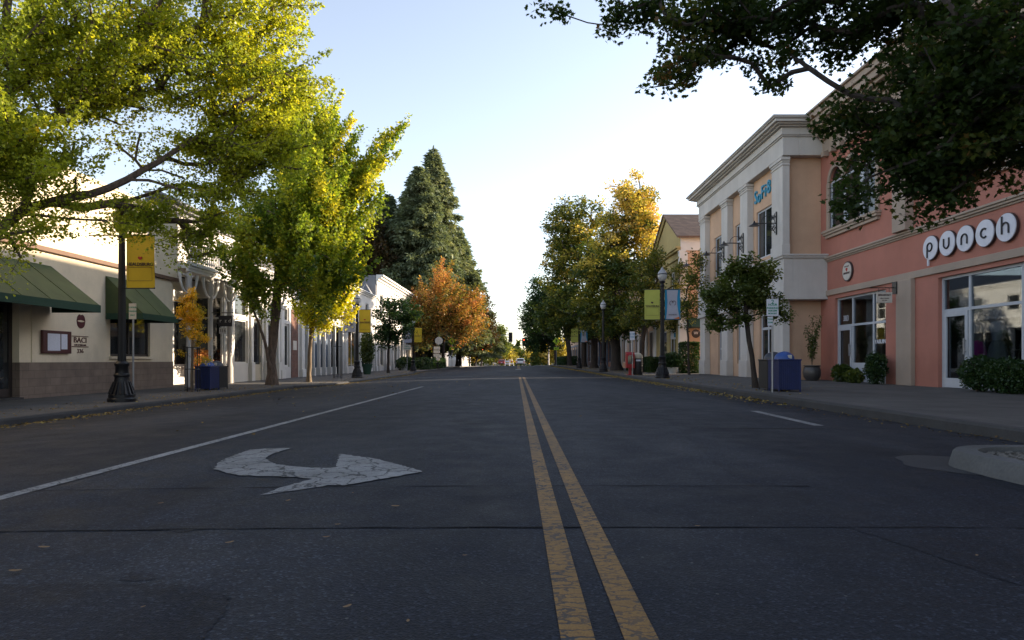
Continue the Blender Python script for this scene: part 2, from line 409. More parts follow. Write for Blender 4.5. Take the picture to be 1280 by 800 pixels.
M['barkG'] = bark('ginkgo_bark', (.055,.038,.028), (.17,.12,.09))
M['barkD'] = bark('dark_bark', (.018,.014,.012), (.055,.040,.032))
M['barkL'] = bark('light_bark', (.11,.08,.055), (.24,.18,.12))
GK = [(0, (.17,.22,.022)), (.35, (.31,.35,.03)), (.7, (.48,.48,.035)), (.95, (.66,.56,.035)), (1, (.72,.48,.03))]
M['leafG'] = leafmat('ginkgo_leaf', GK, .55, 1.4)
M['leafG2'] = leafmat('ginkgo_leaf_green', [(0, (.06,.115,.014)), (.4, (.17,.24,.022)), (.8, (.38,.39,.035)), (1, (.60,.52,.04))], .55, 1.4)
M['leafY'] = leafmat('ginkgo_leaf_yellow', [(0, (.34,.38,.02)), (.5, (.66,.60,.02)), (1, (.85,.60,.03))], .5, 1.2)
M['leafA'] = leafmat('amber_leaf', [(0, (.30,.27,.02)), (.5, (.70,.44,.02)), (1, (.80,.36,.03))], .45, 1.2)
M['leafO'] = leafmat('orange_leaf', [(0, (.10,.11,.025)), (.3, (.28,.20,.04)), (.6, (.46,.22,.06)), (.85, (.52,.19,.085)), (1, (.58,.34,.10))], .4, 1.2)
M['leafD'] = leafmat('oak_leaf', [(0, (.016,.030,.008)), (.6, (.032,.055,.012)), (.9, (.075,.088,.018)), (1, (.14,.07,.025))], .45, 1.6, .025)
M['leafE'] = leafmat('elm_leaf', [(0, (.05,.08,.018)), (.4, (.16,.17,.028)), (.65, (.38,.31,.05)), (.85, (.68,.52,.11)), (1, (.72,.50,.15))], .4, 1.3)
M['leafF'] = leafmat('green_leaf', [(0, (.012,.035,.012)), (.6, (.028,.060,.014)), (1, (.07,.10,.02))], .3, 1.3)
M['leafL'] = leafmat('olive_leaf', [(0, (.035,.060,.012)), (.6, (.085,.115,.022)), (1, (.17,.19,.05))], .4, 1.3)
M['leafR'] = leafmat('russet_leaf', [(0, (.030,.035,.012)), (.5, (.075,.05,.02)), (1, (.15,.06,.035))], .35, 1.3)
M['needle'] = leafmat('conifer_needle', [(0, (.10,.135,.08)), (.6, (.23,.265,.155)), (1, (.38,.38,.23))], .28, 1.2)
M['litterleaf'] = plain('tan_dry_leaf', (.20,.12,.055), .8, var=.3, scale=30)
M['litter'] = leafmat('dry_leaf', [(0, (.10,.06,.02)), (.5, (.26,.17,.04)), (1, (.46,.36,.10))], .2, 1.2)
M['gravel'] = concrete('gravel', (.12,.11,.10))
M['hill'] = concrete('hill_grass', (.07,.075,.04))

# ------------------------------------------------------------------ ground heights
def long_z(y):
    if y < 90: return 0.0
    if y < 110: return -.0083 * (y-90)**2 / 40
    if y < 160: return -.083 - .0083*(y-110)
    if y < 260: return -.498 - .0083*(y-160) - .00006*(y-160)**2
    return -1.928
def road_z(x, y):
    c = -.20*((.3-x)/8.5)**2 if x < .3 else -.02*((x-.3)/5.1)**2
    return max(c, -.3) + long_z(y)
LEFT_Z, RIGHT_Z = -.09, .12
def kerb_l(y):
    if y < 25.2: return -8.2
    if y < 26.6: return -8.2 + .8*(y-25.2)/1.4
    if y < 50: return -7.4
    if y < 52: return -7.4 - .8*(y-50)/2
    return -8.2
def kerb_r(y): return 5.38
YS = [-14, -8, -4, 0, 2, 4, 6, 8, 10, 12, 14, 16, 18, 20, 22, 24, 25.2, 25.9, 26.6, 28, 30, 33, 36, 40, 45, 50, 51, 52, 56, 60, 66, 72, 80, 90, 95, 100, 105, 110, 120, 130, 140, 150, 160, 180, 200, 230, 260]

def sheet(xs_of_y, ys, zf):
    mb = MB(); n = None
    for y in ys:
        row = xs_of_y(y); n = len(row)
        mb.v += [(x, y, zf(x, y)) for x in row]
    for j in range(len(ys)-1):
        for i in range(n-1):
            a = j*n+i; mb.f.append((a, a+1, a+n+1, a+n))
    return mb

g = MB()
gy = [-300, -60, -14, 30, 90, 110, 160, 200, 260, 400, 800, 1600, 3500]; gx = [-2500, -600, -60, -13.4, -8.5, 5.6, 12, 60, 600, 2500]
def gz(x, y): return long_z(y) - .36
g = sheet(lambda y: gx, gy, gz)
tag(g.build('ground', M['soil']), kind='structure')
tag(sheet(lambda y: [kerb_l(y) + (kerb_r(y)-kerb_l(y))*k/14 for k in range(15)], YS, road_z).build('road', M['asphalt'], smooth=True), kind='structure')
KW = .16
tag(sheet(lambda y: [-40, -20, -13.4, kerb_l(y)-KW], YS, lambda x, y: LEFT_Z + long_z(y) + (.0 if x > -13 else 0)).build('sidewalk', M['walk']), kind='structure')
tag(sheet(lambda y: [kerb_r(y)+KW, 11, 20, 45], YS, lambda x, y: RIGHT_Z + long_z(y) + min(.03, max(0, (x-5.5)*.0055))).build('sidewalk', M['walk']), kind='structure')
def kerb(fx, zt, sgn):
    mb = MB(); n = 4
    for y in YS:
        x = fx(y); zr = road_z(x, y) - .03; z = zt + long_z(y)
        mb.v += [(x, y, zr), (x + sgn*.015, y, z-.03), (x + sgn*.045, y, z+.003), (x + sgn*KW, y, z+.003), (x + sgn*KW, y, z-.1)]
    n = 5
    for j in range(len(YS)-1):
        for i in range(n-1):
            a = j*n+i; mb.f.append((a, a+n, a+n+1, a+1) if sgn > 0 else (a, a+1, a+n+1, a+n))
    return mb
tag(kerb(kerb_l, LEFT_Z, -1).build('kerb', M['kerb']), kind='structure')
tag(kerb(kerb_r, RIGHT_Z, 1).build('kerb', M['kerb']), kind='structure')

# ------------------------------------------------------------------ markings (thin sheets on the road surface)
def ribbon(path, width, dz=.005, step=.5):
    mb = MB(); pts = [Vector((a, b, 0)) for a, b in path]; dense = [pts[0]]
    for p, q in zip(pts, pts[1:]):
        k = max(1, int((q-p).length/step))
        dense += [p + (q-p)*i/k for i in range(1, k+1)]
    m = len(dense)
    for i, p in enumerate(dense):
        t = (dense[min(i+1, m-1)] - dense[max(i-1, 0)]).normalized(); nrm = Vector((t.y, -t.x, 0))
        for s in (-1, 1):
            q = p + nrm*s*width/2; mb.v.append((q.x, q.y, road_z(q.x, q.y)+dz))
    for i in range(m-1): mb.f.append((2*i, 2*i+1, 2*i+3, 2*i+2))
    return mb
arc = [(0.19 - 2.4*(1-math.cos(a)), 33.6 + 2.6*math.sin(a)) for a in [k*math.pi/2/8 for k in range(9)]]
arc2 = [(0.385 - 2.6*(1-math.cos(a)), 33.6 + 2.85*math.sin(a)) for a in [k*math.pi/2/8 for k in range(9)]]
tag(ribbon([(.19, -6), (.19, 33.6)] + arc[1:], .105).build('road_marking', M['yellow']), kind='structure')
tag(ribbon([(.385, -6), (.385, 33.6)] + arc2[1:], .105).build('road_marking', M['yellow']), kind='structure')
tag(ribbon([(-2.3, 36.4), (-4.4, 35.9), (-6.8, 35.4)], .3, .006).build('road_marking', M['whiteline']), kind='structure')
tag(ribbon([(-3.36, -4), (-3.34, 4.5), (-3.12, 22.8)], .115).build('road_marking', M['whiteline']), kind='structure')
tag(ribbon([(4.0, 9.0), (4.05, 11.6)], .14).build('road_marking', M['whiteline']), kind='structure')
tag(ribbon([(.2, 60), (.2, 64)], .5).build('road_marking', M['white']), kind='structure')
for k in range(3): tag(ribbon([(.29, 66+k*22), (.29, 84+k*22)], .3).build('road_marking', M['yellow']), kind='structure')
# the turn arrow, traced on the ground plane
ap = [(495,163),(440,163),(380,165),(290,172),(230,192),(170,215),(128,238),(110,268),(180,290),(250,303),(330,304),(400,306),(520,311),(600,318),(530,338),(450,360),(335,400),(450,385),(550,370),(620,360),(680,350),(760,350),(870,332),(1000,310),(1158,282),(1030,245),(900,213),(735,192),(725,230),(718,262),(600,262),(500,255),(420,245),(385,230),(370,215),(378,205),(395,195),(440,180)]
av = []
for ax_, ay_ in ap:
    px, py = 240+ax_/4, 520+ay_/4; y = F*.9/(py-CY)
    for _ in range(6): x = PX(px, y); y = F*(EYE-road_z(x, y))/(py-CY)
    av.append((PX(px, y), y))
rj = random.Random(4); _d = []
for (xa, ya), (xb, yb) in zip(av, av[1:]+av[:1]):
    k = max(2, int(math.hypot(xb-xa, yb-ya)/.035))
    _d += [(xa+(xb-xa)*i/k+rj.gauss(0, .005), ya+(yb-ya)*i/k+rj.gauss(0, .009)) for i in range(k)]
av = _d
mb = MB(); mb.poly([(x, y, road_z(x, y)+.007) for x, y in av]); 
ao = mb.build('turn_arrow', M['white']); tag(ao, kind='structure')
# repaired trench across the near lanes
rp = MB()
def band(y0, y1, x0, x1, dz, wob=.0, n=44):
    mb = MB(); rnd = random.Random(int(y0*100))
    for i in range(n+1):
        x = x0+(x1-x0)*i/n; a, b = rnd.uniform(-wob, wob), rnd.uniform(-wob, wob)
        mb.v += [(x, y0+a, road_z(x, y0)+dz), (x, y1+b, road_z(x, y1)+dz)]
    for i in range(n): mb.f.append((2*i, 2*i+2, 2*i+3, 2*i+1))
    return mb
tag(band(3.50, 4.64, -3.9, 1.9, .0025, .006).build('road_patch', M['patch']), kind='structure')
tag(band(4.637, 4.658, -4.6, 2.0, .0045, .014).build('road_seam', M['seam']), kind='structure')
tag(band(3.499, 3.505, -5.0, 3.2, .0045, .014).build('road_seam', M['seam']), kind='structure')
tag(band(8.6, 8.63, 2.2, 3.9, .003, .01).build('road_seam', M['seam']), kind='structure')

def pxpoly(pts, dz, name, mt, sub=10):
    mb = MB(); q = []
    for (p, r), (p2, r2) in zip(pts, pts[1:]+pts[:1]):
        for k in range(sub):
            a, c = p+(p2-p)*k/sub, r+(r2-r)*k/sub; y = F*EYE/(c-CY)
            for _ in range(4): x = PX(a, y); y = F*(EYE-road_z(x, y))/(c-CY)
            wv = .006*math.sin(len(q)*1.7)+.004*math.sin(len(q)*4.1)
            q.append((PX(a, y)+wv, y+wv*.5))
    mb.poly([(x, y, road_z(x, y)+dz) for x, y in q]); tag(mb.build(name, mt), kind='structure')
pxpoly([(836, 528), (960, 538), (1100, 560), (1190, 592), (1300, 606), (1440, 640), (1440, 800), (1290, 738), (1130, 682), (1000, 640), (905, 588)], .0016, 'road_patch', M['patch2'])
pxpoly([(-160, 742), (-60, 733), (60, 730), (150, 731), (215, 731), (262, 737), (286, 748), (280, 768), (262, 788), (240, 820), (-160, 820)], .0018, 'road_patch', M['stain'])
pxpoly([(205, 662), (228, 655), (262, 651), (292, 654), (285, 660), (250, 662), (225, 666)], .002, 'road_stain', M['stain'], 4)
pxpoly([(146, 722), (156, 717), (175, 715), (190, 717), (198, 721), (192, 725), (170, 727), (152, 726)], .002, 'road_stain', M['stain'], 4)
ax = [(3.70+.47*math.cos(R(q))*(1+.08*math.sin(q*.11)), 5.62+.58*math.sin(R(q))*(1+.06*math.sin(q*.07))) for q in range(60, 300, 10)]
mb = MB(); mb.poly([(x, y, road_z(x, y)+.0035) for x, y in ax]); tag(mb.build('gutter_apron', M['apron']), kind='structure')

# ------------------------------------------------------------------ kerbed island at the right
def rounded(x0, x1, y0, y1, r, n=8):
    pts = []
    for cx, cy, a0 in ((x1-r, y1-r, 0), (x0+r, y1-r, 90), (x0+r, y0+r, 180), (x1-r, y0+r, 270)):
        for k in range(n+1):
            a = R(a0+90*k/n); pts.append((cx+r*math.cos(a), cy+r*math.sin(a)))
    return pts
isl = thing('planting_island', 'concrete kerbed island filled with gravel at the right edge of the road', 'traffic island', (4.3, 4.2, 0))
o1 = rounded(3.54, 5.0, .4, 5.92, .55); i1 = rounded(3.70, 4.84, .56, 5.76, .42)
mb = MB(); n = len(o1); zt = .125
b0 = rounded(3.50, 5.04, .36, 5.96, .58)
for ring, z in ((b0, -.04), (o1, zt-.012), (rounded(3.55, 4.99, .41, 5.91, .545), zt), (i1, zt), (i1, .05)):
    mb.v += [(x, y, z) for x, y in ring]
for j in range(4):
    for k in range(n): mb.f.append((j*n+k, j*n+(k+1) % n, (j+1)*n+(k+1) % n, (j+1)*n+k))
mb.build('kerb', M['island'], isl, smooth=True)
mb = MB(); mb.poly([(x, y, .085) for x, y in rounded(3.69, 4.85, .55, 5.77, .42)]); mb.build('soil_bed', M['soil'], isl)
# pebbles
rng = np.random.default_rng(3)
def pebbles(n, xr, yr, z, r0, r1):
    mb = MB()
    for _ in range(n):
        x, y, r = rng.uniform(*xr), rng.uniform(*yr), rng.uniform(r0, r1)
        mb.sphere((x, y, z), r, 6, 4, sx=rng.uniform(.7, 1.3), sy=rng.uniform(.7, 1.3), sz=.7)
    return mb
pb = pebbles(1500, (3.75, 4.79), (3.4, 5.68), .092, .008, .022).build('gravel', M['gravel'], isl); pb['kind'] = 'stuff'

# ================================================================== building helpers
def wall_openings(mb, x0, x1, y0, y1, z0, z1, holes):
    """slab between x0..x1 with rectangular holes (ya, yb, za, zb)"""
    ys = sorted({y0, y1, *[h[0] for h in holes], *[h[1] for h in holes]})
    zs = sorted({z0, z1, *[h[2] for h in holes], *[h[3] for h in holes]})
    for a, b in zip(ys, ys[1:]):
        run = None
        for c, d in zip(zs, zs[1:]):
            ym, zm = (a+b)/2, (c+d)/2
            inside = any(h[0] < ym < h[1] and h[2] < zm < h[3] for h in holes)
            if inside:
                if run: mb.box(x0, x1, a, b, run[0], run[1]); run = None
            else: run = (run[0], d) if run else (c, d)
        if run: mb.box(x0, x1, a, b, run[0], run[1])
    return mb

def window(parent, side, xf, ya, yb, za, zb, fm, gm, fw=.05, vs=(), hs=(), recess=.08, name='window', kick=0, depth=.06, handle=False, sill=None):
    """framed window in a street wall; side=+1 when the wall looks to +X (left of the street), -1 when it looks to -X"""
    xo = xf - side*recess; xi = xo - side*depth
    fr = MB()
    fr.box(xi, xo, ya, ya+fw, za, zb); fr.box(xi, xo, yb-fw, yb, za, zb)
    fr.box(xi, xo, ya+fw, yb-fw, zb-fw, zb); fr.box(xi, xo, ya+fw, yb-fw, za, za+max(fw, kick))
    for v in vs: fr.box(xi+side*.004, xo-side*.004, v-fw/2, v+fw/2, za+max(fw, kick), zb-fw)
    for h in hs: fr.box(xi+side*.008, xo-side*.008, ya+fw, yb-fw, h-fw/2, h+fw/2)
    f = fr.build(name, fm, parent)
    xg = (xi+xo)/2
    MB().box(xg-.006, xg+.006, ya+.01, yb-.01, za+.01, zb-.01).build('pane', gm, f)
    if handle:
        hy = ya+.12 if handle > 0 else yb-.12
        MB().box(xo+side*.03, xo+side*.06, hy-.02, hy+.02, za+.85, za+1.15).build('handle', M['steel'], f)
    if sill: MB().box(xf-side*.02, xf+side*.07, ya-.06, yb+.06, za-.08, za-.003).build('sill', sill, f, bevel=.008)
    return f

def shell(parent, side, xf, xb, y0, y1, z0, z1, mat_, holes, th=.3, sides=True, roof=True, roofm=None, back=True):
    xi = xf - side*th
    mb = MB(); wall_openings(mb, min(xf, xi), max(xf, xi), y0, y1, z0, z1, holes)
    mb.box(xi, xb, y0, y0+th, z0, z1); mb.box(xi, xb, y1-th, y1, z0, z1)
    if back: mb.box(xb, xb+side*.3, y0+th, y1-th, z0, z1)
    w_ = mb.build('wall', mat_, parent)
    if roof: MB().box(xi, xb+side*.3, y0+th, y1-th, z1-.5, z1-.4).build('roof', roofm or M['darkroof'], parent)
    # dark room behind the openings
    if holes:
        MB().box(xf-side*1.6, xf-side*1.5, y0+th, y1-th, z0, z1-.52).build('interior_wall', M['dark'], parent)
    return w_

def cornice(parent, side, xf, y0, y1, z, steps, mat_, name='cornice', ret=0, bev=0):
    """stack of mouldings: steps = (height, projection); ret: depth of return at both ends"""
    mb = MB(); zz = z
    for h, p in steps:
        mb.box(xf - side*.02, xf + side*p, y0-(p if ret else 0), y1+(p if ret else 0), zz, zz+h); zz += h
    return mb.build(name, mat_, parent, bevel=bev)

# ================================================================== LEFT: restaurant with green awnings
XL = -12.0
cafe = thing('restaurant', 'cream restaurant with a brown block base, green awnings and a framed menu', 'restaurant', (XL, 17, LEFT_Z))
doorY = (9.0, 16.1)
mb = MB(); wall_openings(mb, -12.3, XL, 8, 23.9, LEFT_Z-.3, .80, [(13.6, 16.5, LEFT_Z-.31, .80)])
mb.box(-22, -12.3, 23.6, 23.9, LEFT_Z-.3, .80); mb.build('base', M['block'], cafe)
mb = MB(); wall_openings(mb, -12.3, XL-.012, 8, 23.88, .80, 3.62, [(13.6, 16.5, .80, 2.3), (20.2, 22.4, .97, 2.35), (10, 12.6, .97, 2.35)])
mb.box(-22, -12.3, 23.58, 23.88, .80, 5.9); mb.box(-22, -12.3, 8, 8.3, -.3, 5.9); mb.box(-22.3, -22, 8, 23.9, -.3, 5.9)
mb.build('wall', M['cream'], cafe)
mb = MB(); mb.box(-12.3, XL+.05, 8, 24.1, 3.74, 5.9); mb.box(-12.34, XL+.09, 7.96, 24.14, 5.9, 5.98); mb.build('parapet', M['cream'], cafe)
MB().box(-12.2, XL+.09, 7.98, 24.12, 3.62, 3.74).build('trim', M['brown_trim'], cafe, bevel=.01)
MB().box(-22, -12.3, 8.3, 23.58, 5.2, 5.3).build('roof', M['darkroof'], cafe)
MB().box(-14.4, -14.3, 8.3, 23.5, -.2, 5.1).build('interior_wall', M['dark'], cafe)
MB().box(-12.33, -11.985, 16.9, 17.02, .8, 2.4).build('downpipe', M['cream'], cafe)
window(cafe, 1, XL, 20.2, 22.4, .97, 2.35, M['darkframe'], M['glass'], .07, vs=(21.3,), sill=M['cream'])
window(cafe, 1, XL, 10, 12.6, .97, 2.35, M['darkframe'], M['glass'], .07, vs=(11.3,))
window(cafe, 1, XL-.1, 13.6, 16.5, LEFT_Z+.06, 2.3, M['darkframe'], M['glass'], .1, vs=(15.05,), kick=.2, name='door')
MB().box(-12.3, -11.9, 13.6, 16.5, LEFT_Z, LEFT_Z+.05).build('doorstep', M['kerb'], cafe)
def awning(parent, ya, yb, zt, zf, xo, drop, seams):
    a = MB(); p = [(XL+.005, ya, zt), (XL+.005, ya, zf), (xo, ya, zf)]; q = [(x, yb, z) for x, _, z in p]
    t = .012
    a.extr([(XL+.005, ya, zt), (XL+.005, yb, zt), (xo, yb, zf), (xo, ya, zf)], (0, 0, -t))      # slope
    a.extr(p, (0, t, 0)); a.extr(q, (0, -t, 0))                                                 # ends
    a.box(xo, xo+.006, ya, yb, zf-.005, zf+.002)
    for k in range(seams):
        y = ya + (yb-ya)*(k+1)/(seams+1)
        a.tube([(XL+.01, y, zt+.004), (xo, y, zf+.004)], .011, 5)
    s = a.build('awning', M['awning'], parent)
    v = MB(); nn = 40
    for (xa, y0_, xb, y1_) in ((xo, ya, xo, yb), (XL+.01, ya, xo, ya), (xo, yb, XL+.01, yb)):
        for k in range(nn):
            pass
    v.box(xo-.004, xo+.008, ya-.01, yb+.01, zf-drop, zf+.01)
    v.box(XL+.02, xo, ya-.012, ya-.002, zf-drop, zf+.01); v.box(XL+.02, xo, yb+.002, yb+.012, zf-drop, zf+.01)
    v.build('valance', M['valance'], s)
    fr = MB()
    for y in (ya+.05, yb-.05): fr.tube([(XL, y, zf), (xo-.03, y, zf-.02)], .015, 6)
    fr.tube([(xo-.03, ya+.04, zf-.02), (xo-.03, yb-.04, zf-.02)], .015, 6)
    fr.build('awning_frame', M['steel'], s)
    return s
awning(cafe, 9.2, 17.6, 3.28, 2.26, -10.72, .18, 8)
awning(cafe, 19.95, 22.0, 3.32, 2.22, -10.9, .17, 1)
# menu case
mn = MB().box(XL, XL+.07, 17.22, 18.32, 1.03, 1.62).build('menu_case', M['wood'], cafe, bevel=.01)
MB().box(XL+.071, XL+.076, 17.38, 17.86, 1.10, 1.54).build('menu_page', M['paper'], mn)
MB().box(XL+.071, XL+.076, 17.90, 18.14, 1.14, 1.54).build('menu_page', M['paper'], mn)
# lips emblem and lettering
lm = MB(); cy_, cz_ = 18.83, 1.93
def lip(top):
    pts = []
    for k in range(17):
        u = -1+2*k/16; e = math.sqrt(max(0, 1-u*u))
        h = (.20*e*(1-.25*math.exp(-(u/.18)**2))) if top else -.20*e
        pts.append((XL-.01, cy_+.18*u, cz_+h+(.0)))
    for k in range(15, 0, -1):
        u = -1+2*k/16; pts.append((XL-.01, cy_+.18*u, cz_+(.035 if top else -.025)*(1-u*u)))
    return pts
lm.extr(lip(True), (.014, 0, 0)); lm.extr(lip(False), (.014, 0, 0)); lm.build('lips_emblem', M['maroon'], cafe)
MB().box(XL-.012, XL+.004, 18.45, 19.15, 1.50, 1.518).build('lettering_rule', M['maroon'], cafe)
MB().box(XL-.012, XL+.004, 18.45, 19.15, 1.215, 1.235).build('lettering_rule', M['maroon'], cafe)
text('lettering', 'BACI', .21, M['maroon'], cafe, (XL-.005, 18.8, 1.40), 'right', .006, 1.25)
text('lettering', 'CAFE & WINE BAR', .062, M['maroon'], cafe, (XL-.005, 18.8, 1.27), 'right', .006, 1.0)
text('lettering', '336', .16, M['maroon'], cafe, (XL-.005, 18.8, 1.10), 'right', .006, 1.2)

# ================================================================== LEFT: building with a balcony porch
por = thing('porch_building', 'white timber shop building with a balustraded balcony on turned columns beside the restaurant', 'shop', (XL, 29, LEFT_Z))
z0 = LEFT_Z
holes = [(24.5, 26.0, .62, 3.2), (26.35, 27.9, .62, 3.2)]
mb = MB(); wall_openings(mb, -13.5, -13.2, 24.15, 28.3, z0-.2, 4.1, holes); mb.box(-13.2, XL-.02, 28.1, 28.38, z0-.2, 4.1)
h2 = [(29.1, 30.55, .72, 2.62), (29.1, 30.55, 2.78, 3.75), (31.2, 32.3, z0-.21, 2.75), (31.2, 32.3, 2.9, 3.75), (33.0, 34.1, .55, 2.7), (33.0, 34.1, 2.85, 3.75)]
wall_openings(mb, -12.3, XL, 28.4, 34.5, z0-.2, 4.1, h2)
mb.box(-24, -12.3, 34.2, 34.48, z0-.2, 4.1)
mb.build('wall', M['white_trim'], por)
up = [(25.2, 26.2, 4.9, 6.2), (27.4, 28.4, 4.9, 6.2), (30.0, 31.0, 4.9, 6.2), (32.2, 33.2, 4.9, 6.2)]
mb = MB(); wall_openings(mb, -13.4, -13.1, 24.15, 34.45, 4.32, 6.5, up); mb.box(-24, -13.4, 24.15, 24.4, -.3, 6.5); mb.box(-24, -13.4, 34.2, 34.45, 4.3, 6.5); mb.box(-24.2, -24, 24.15, 34.45, -.3, 6.5)
mb.build('upper_wall', M['stone'], por)
MB().box(-24, -13.4, 24.4, 34.2, 6.2, 6.3).build('roof', M['darkroof'], por)
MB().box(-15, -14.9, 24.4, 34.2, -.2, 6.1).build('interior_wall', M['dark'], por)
cornice(por, 1, -13.12, 24.15, 34.45, 6.48, ((.15, .12), (.12, .3), (.1, .5)), M['grey_wall'], 'cornice')
for a, b, c, d in up: window(por, 1, -13.1, a, b, c, d, M['white_trim'], M['glass'], .06, hs=((c+d)/2,), sill=M['white_trim'])
for a, b, c, d in holes: window(por, 1, -13.2, a, b, c, d, M['white_trim'], M['glass'], .07, hs=(2.5,), sill=M['white_trim'])
for k, (a, b, c, d) in enumerate(h2):
    window(por, 1, XL, a, b, max(c, z0), d, M['doorcream'] if k == 2 else M['white_trim'], M['glass'], .10 if k == 2 else .06, kick=.75 if k == 2 else 0,
           name='door' if k == 2 else 'window', handle=-1 if k == 2 else False)
for y in (28.6, 30.82, 32.62, 34.32):
    mb = MB(); mb.box(XL, XL+.11, y-.14, y+.14, z0, 4.06); mb.box(XL, XL+.16, y-.19, y+.19, z0, .75); mb.box(XL, XL+.16, y-.19, y+.19, 3.85, 4.04)
    mb.build('pilaster', M['white_trim'], por, bevel=.012)
f_ = MB(); xs_ = (-13.17, -12.62, -12.10)
for xx in xs_: f_.box(xx-.035, xx+.035, 28.02, 28.095, .55, 3.45)
for zz in (.55, 2.55, 3.40): f_.box(-13.13, -12.13, 28.03, 28.09, zz, zz+.07)
f_ = f_.build('window', M['white_trim'], por); MB().box(-13.15, -12.12, 28.05, 28.06, .57, 3.44).build('pane', M['glass'], f_)
MB().box(-13.18, -12.06, 28.0, 28.095, .45, .545).build('sill', M['white_trim'], f_)
# siding panels under the recessed windows
mb = MB()
for k in range(4): mb.box(-13.21, -13.14+.0, 24.2, 28.05, z0+.15*k+.004, z0+.15*k+.14)
mb.build('siding', M['white_trim'], por)
# balcony
MB().box(-13.1, -11.62, 24.18, 28.5, 4.12, 4.30).box(-13.1, -11.62, 28.5, 34.45, 4.12, 4.30).build('balcony_deck', M['white_trim'], por)
cornice(por, 1, -11.66, 24.16, 34.45, 4.02, ((.10, .06), (.10, .10), (.08, .16)), M['white_trim'], 'fascia')
bal = MB()
for k in range(62):
    y = 24.3 + k*.165; bal.lathe([(.022, 0), (.038, .08), (.02, .25), (.034, .45), (.022, .62)], (-11.66, y, 4.40), 6)
bal.box(-11.70, -11.62, 24.2, 34.4, 4.32, 4.38); bal.box(-11.71, -11.60, 24.2, 34.4, 5.03, 5.10)
bal.build('balustrade', M['white_trim'], por)
for y in (24.42, 26.2, 27.95, 30.9, 34.2):
    if y < 28 : prof = [(.13, 0), (.13, .7), (.10, .74), (.085, .9), (.075, 3.2), (.10, 3.3), (.09, 3.4), (.12, 3.46), (.12, 4.1)]
    else: continue
    col = MB().lathe(prof, (-11.72, y, z0), 12).build('column', M['stone'], por, smooth=True)
    for s in (-1, 1):
        br = MB(); pts = [(-11.72, y + s*(.10+.55*math.sin(k*math.pi/16)), 3.25+.72*(1-math.cos(k*math.pi/16))) for k in range(9)]
        br.tube(pts, [.05, .045, .04, .04, .04, .045, .05, .06, .07], 6); br.tube([(-11.72, y+s*.1, 3.85), (-11.72, y+s*.4, 3.9)], .03, 6); br.build('bracket', M['white_trim'], col)
for y in (28.5, 30.82, 32.62, 34.3):
    br = MB(); pts = [(XL+.05+.30*math.sin(k*math.pi/16), y, 3.5+.6*(1-math.cos(k*math.pi/16))) for k in range(9)]
    br.tube(pts, [.06]*9, 6); br.build('bracket', M['white_trim'], por)
# hanging black sign and house number
hs = thing('hanging_sign', 'small black hanging sign with faint lettering on a rod above the blue bin', 'sign', (-11.25, 25.9, 2.6))
Ys = 26.0; 
xa, xb = PX(273, Ys), PX(290, Ys)
MB().box(xa, xb, Ys, Ys+.03, PZ(408, Ys), PZ(394.5, Ys)).build('panel', M['signblack'], hs)
MB().tube([(PX(288, Ys)-.35, Ys+.01, PZ(391, Ys)), (PX(292, Ys), Ys+.01, PZ(391, Ys))], .014, 6).sphere((PX(291, Ys), Ys+.01, PZ(391, Ys)), .03, 8, 6).tube([(-11.6, Ys+.01, PZ(391, Ys)), (xa, Ys+.01, PZ(391, Ys))], .012, 6).build('rod', M['blackmetal'], hs)
text('lettering', 'r  z d', .20, M['creamsign'], hs, ((xa+xb)/2, Ys-.004, PZ(401, Ys)), 'cam')
nb = thing('number_sign', 'small lit cream sign hanging just under the black sign', 'sign', (-11.3, 26.1, 2.1))
MB().box(PX(274, 26.1), PX(282.5, 26.1), 26.1, 26.12, PZ(417, 26.1), PZ(409.5, 26.1)).build('panel', M['creamsign'], nb)
text('lettering', '316', .17, M['print'], nb, (PX(278.3, 26.1), 26.095, PZ(413.4, 26.1)), 'cam')
MB().tube([(PX(276, 26.1), 26.11, PZ(409.5, 26.1)), (PX(276, 26.1), 26.11, PZ(408, 26.1)), (PX(281, 26.1), 26.11, PZ(408, 26.1)), (PX(281, 26.1), 26.11, PZ(409.5, 26.1))], .008, 5).build('hook', M['blackmetal'], nb)

# ================================================================== LEFT: white shop with blue-grey recessed fronts
ws = thing('white_shop', 'long white shop building with slim pilasters and blue-grey recessed shopfronts', 'shop', (XL, 43, LEFT_Z))
h3 = [(34.95, 36.15, .5, 2.75), (34.95, 36.15, 2.9, 3.6), (38.6, 47.3, z0-.21, 3.1), (48.6, 51.6, .3, 3.0), (53, 57.6, z0-.21, 3.0)]
hu = [(36.0, 37.1, 4.3, 5.4), (39.5, 40.6, 4.3, 5.4), (43.0, 44.1, 4.3, 5.4), (46.5, 47.6, 4.3, 5.4), (50.2, 51.3, 4.3, 5.4), (54.4, 55.5, 4.3, 5.4)]
shell(ws, 1, XL, -24, 34.5, 58.6, z0-.2, 6.0, M['white_wall'], h3+hu)
cornice(ws, 1, XL+.0, 34.5, 58.6, 5.98, ((.12, .08), (.1, .18), (.08, .28)), M['white_trim'], 'cornice')
cornice(ws, 1, XL, 34.52, 58.58, 3.66, ((.1, .06), (.14, .12)), M['white_trim'], 'band')
for a, b, c, d in hu: window(ws, 1, XL, a, b, c, d, M['white_trim'], M['glass'], .06, hs=((c+d)/2,), sill=M['white_trim'])
window(ws, 1, XL, 34.95, 36.15, .5, 2.75, M['white_trim'], M['glass'], .1); window(ws, 1, XL, 34.95, 36.15, 2.9, 3.6, M['white_trim'], M['glass'], .07)
window(ws, 1, XL, 48.6, 51.6, .3, 3.0, M['white_trim'], M['glass'], .12, vs=(50.1,))
window(ws, 1, XL, 53, 57.6, z0, 3.0, M['white_trim'], M['glass'], .12, vs=(54.4, 56), kick=.3)
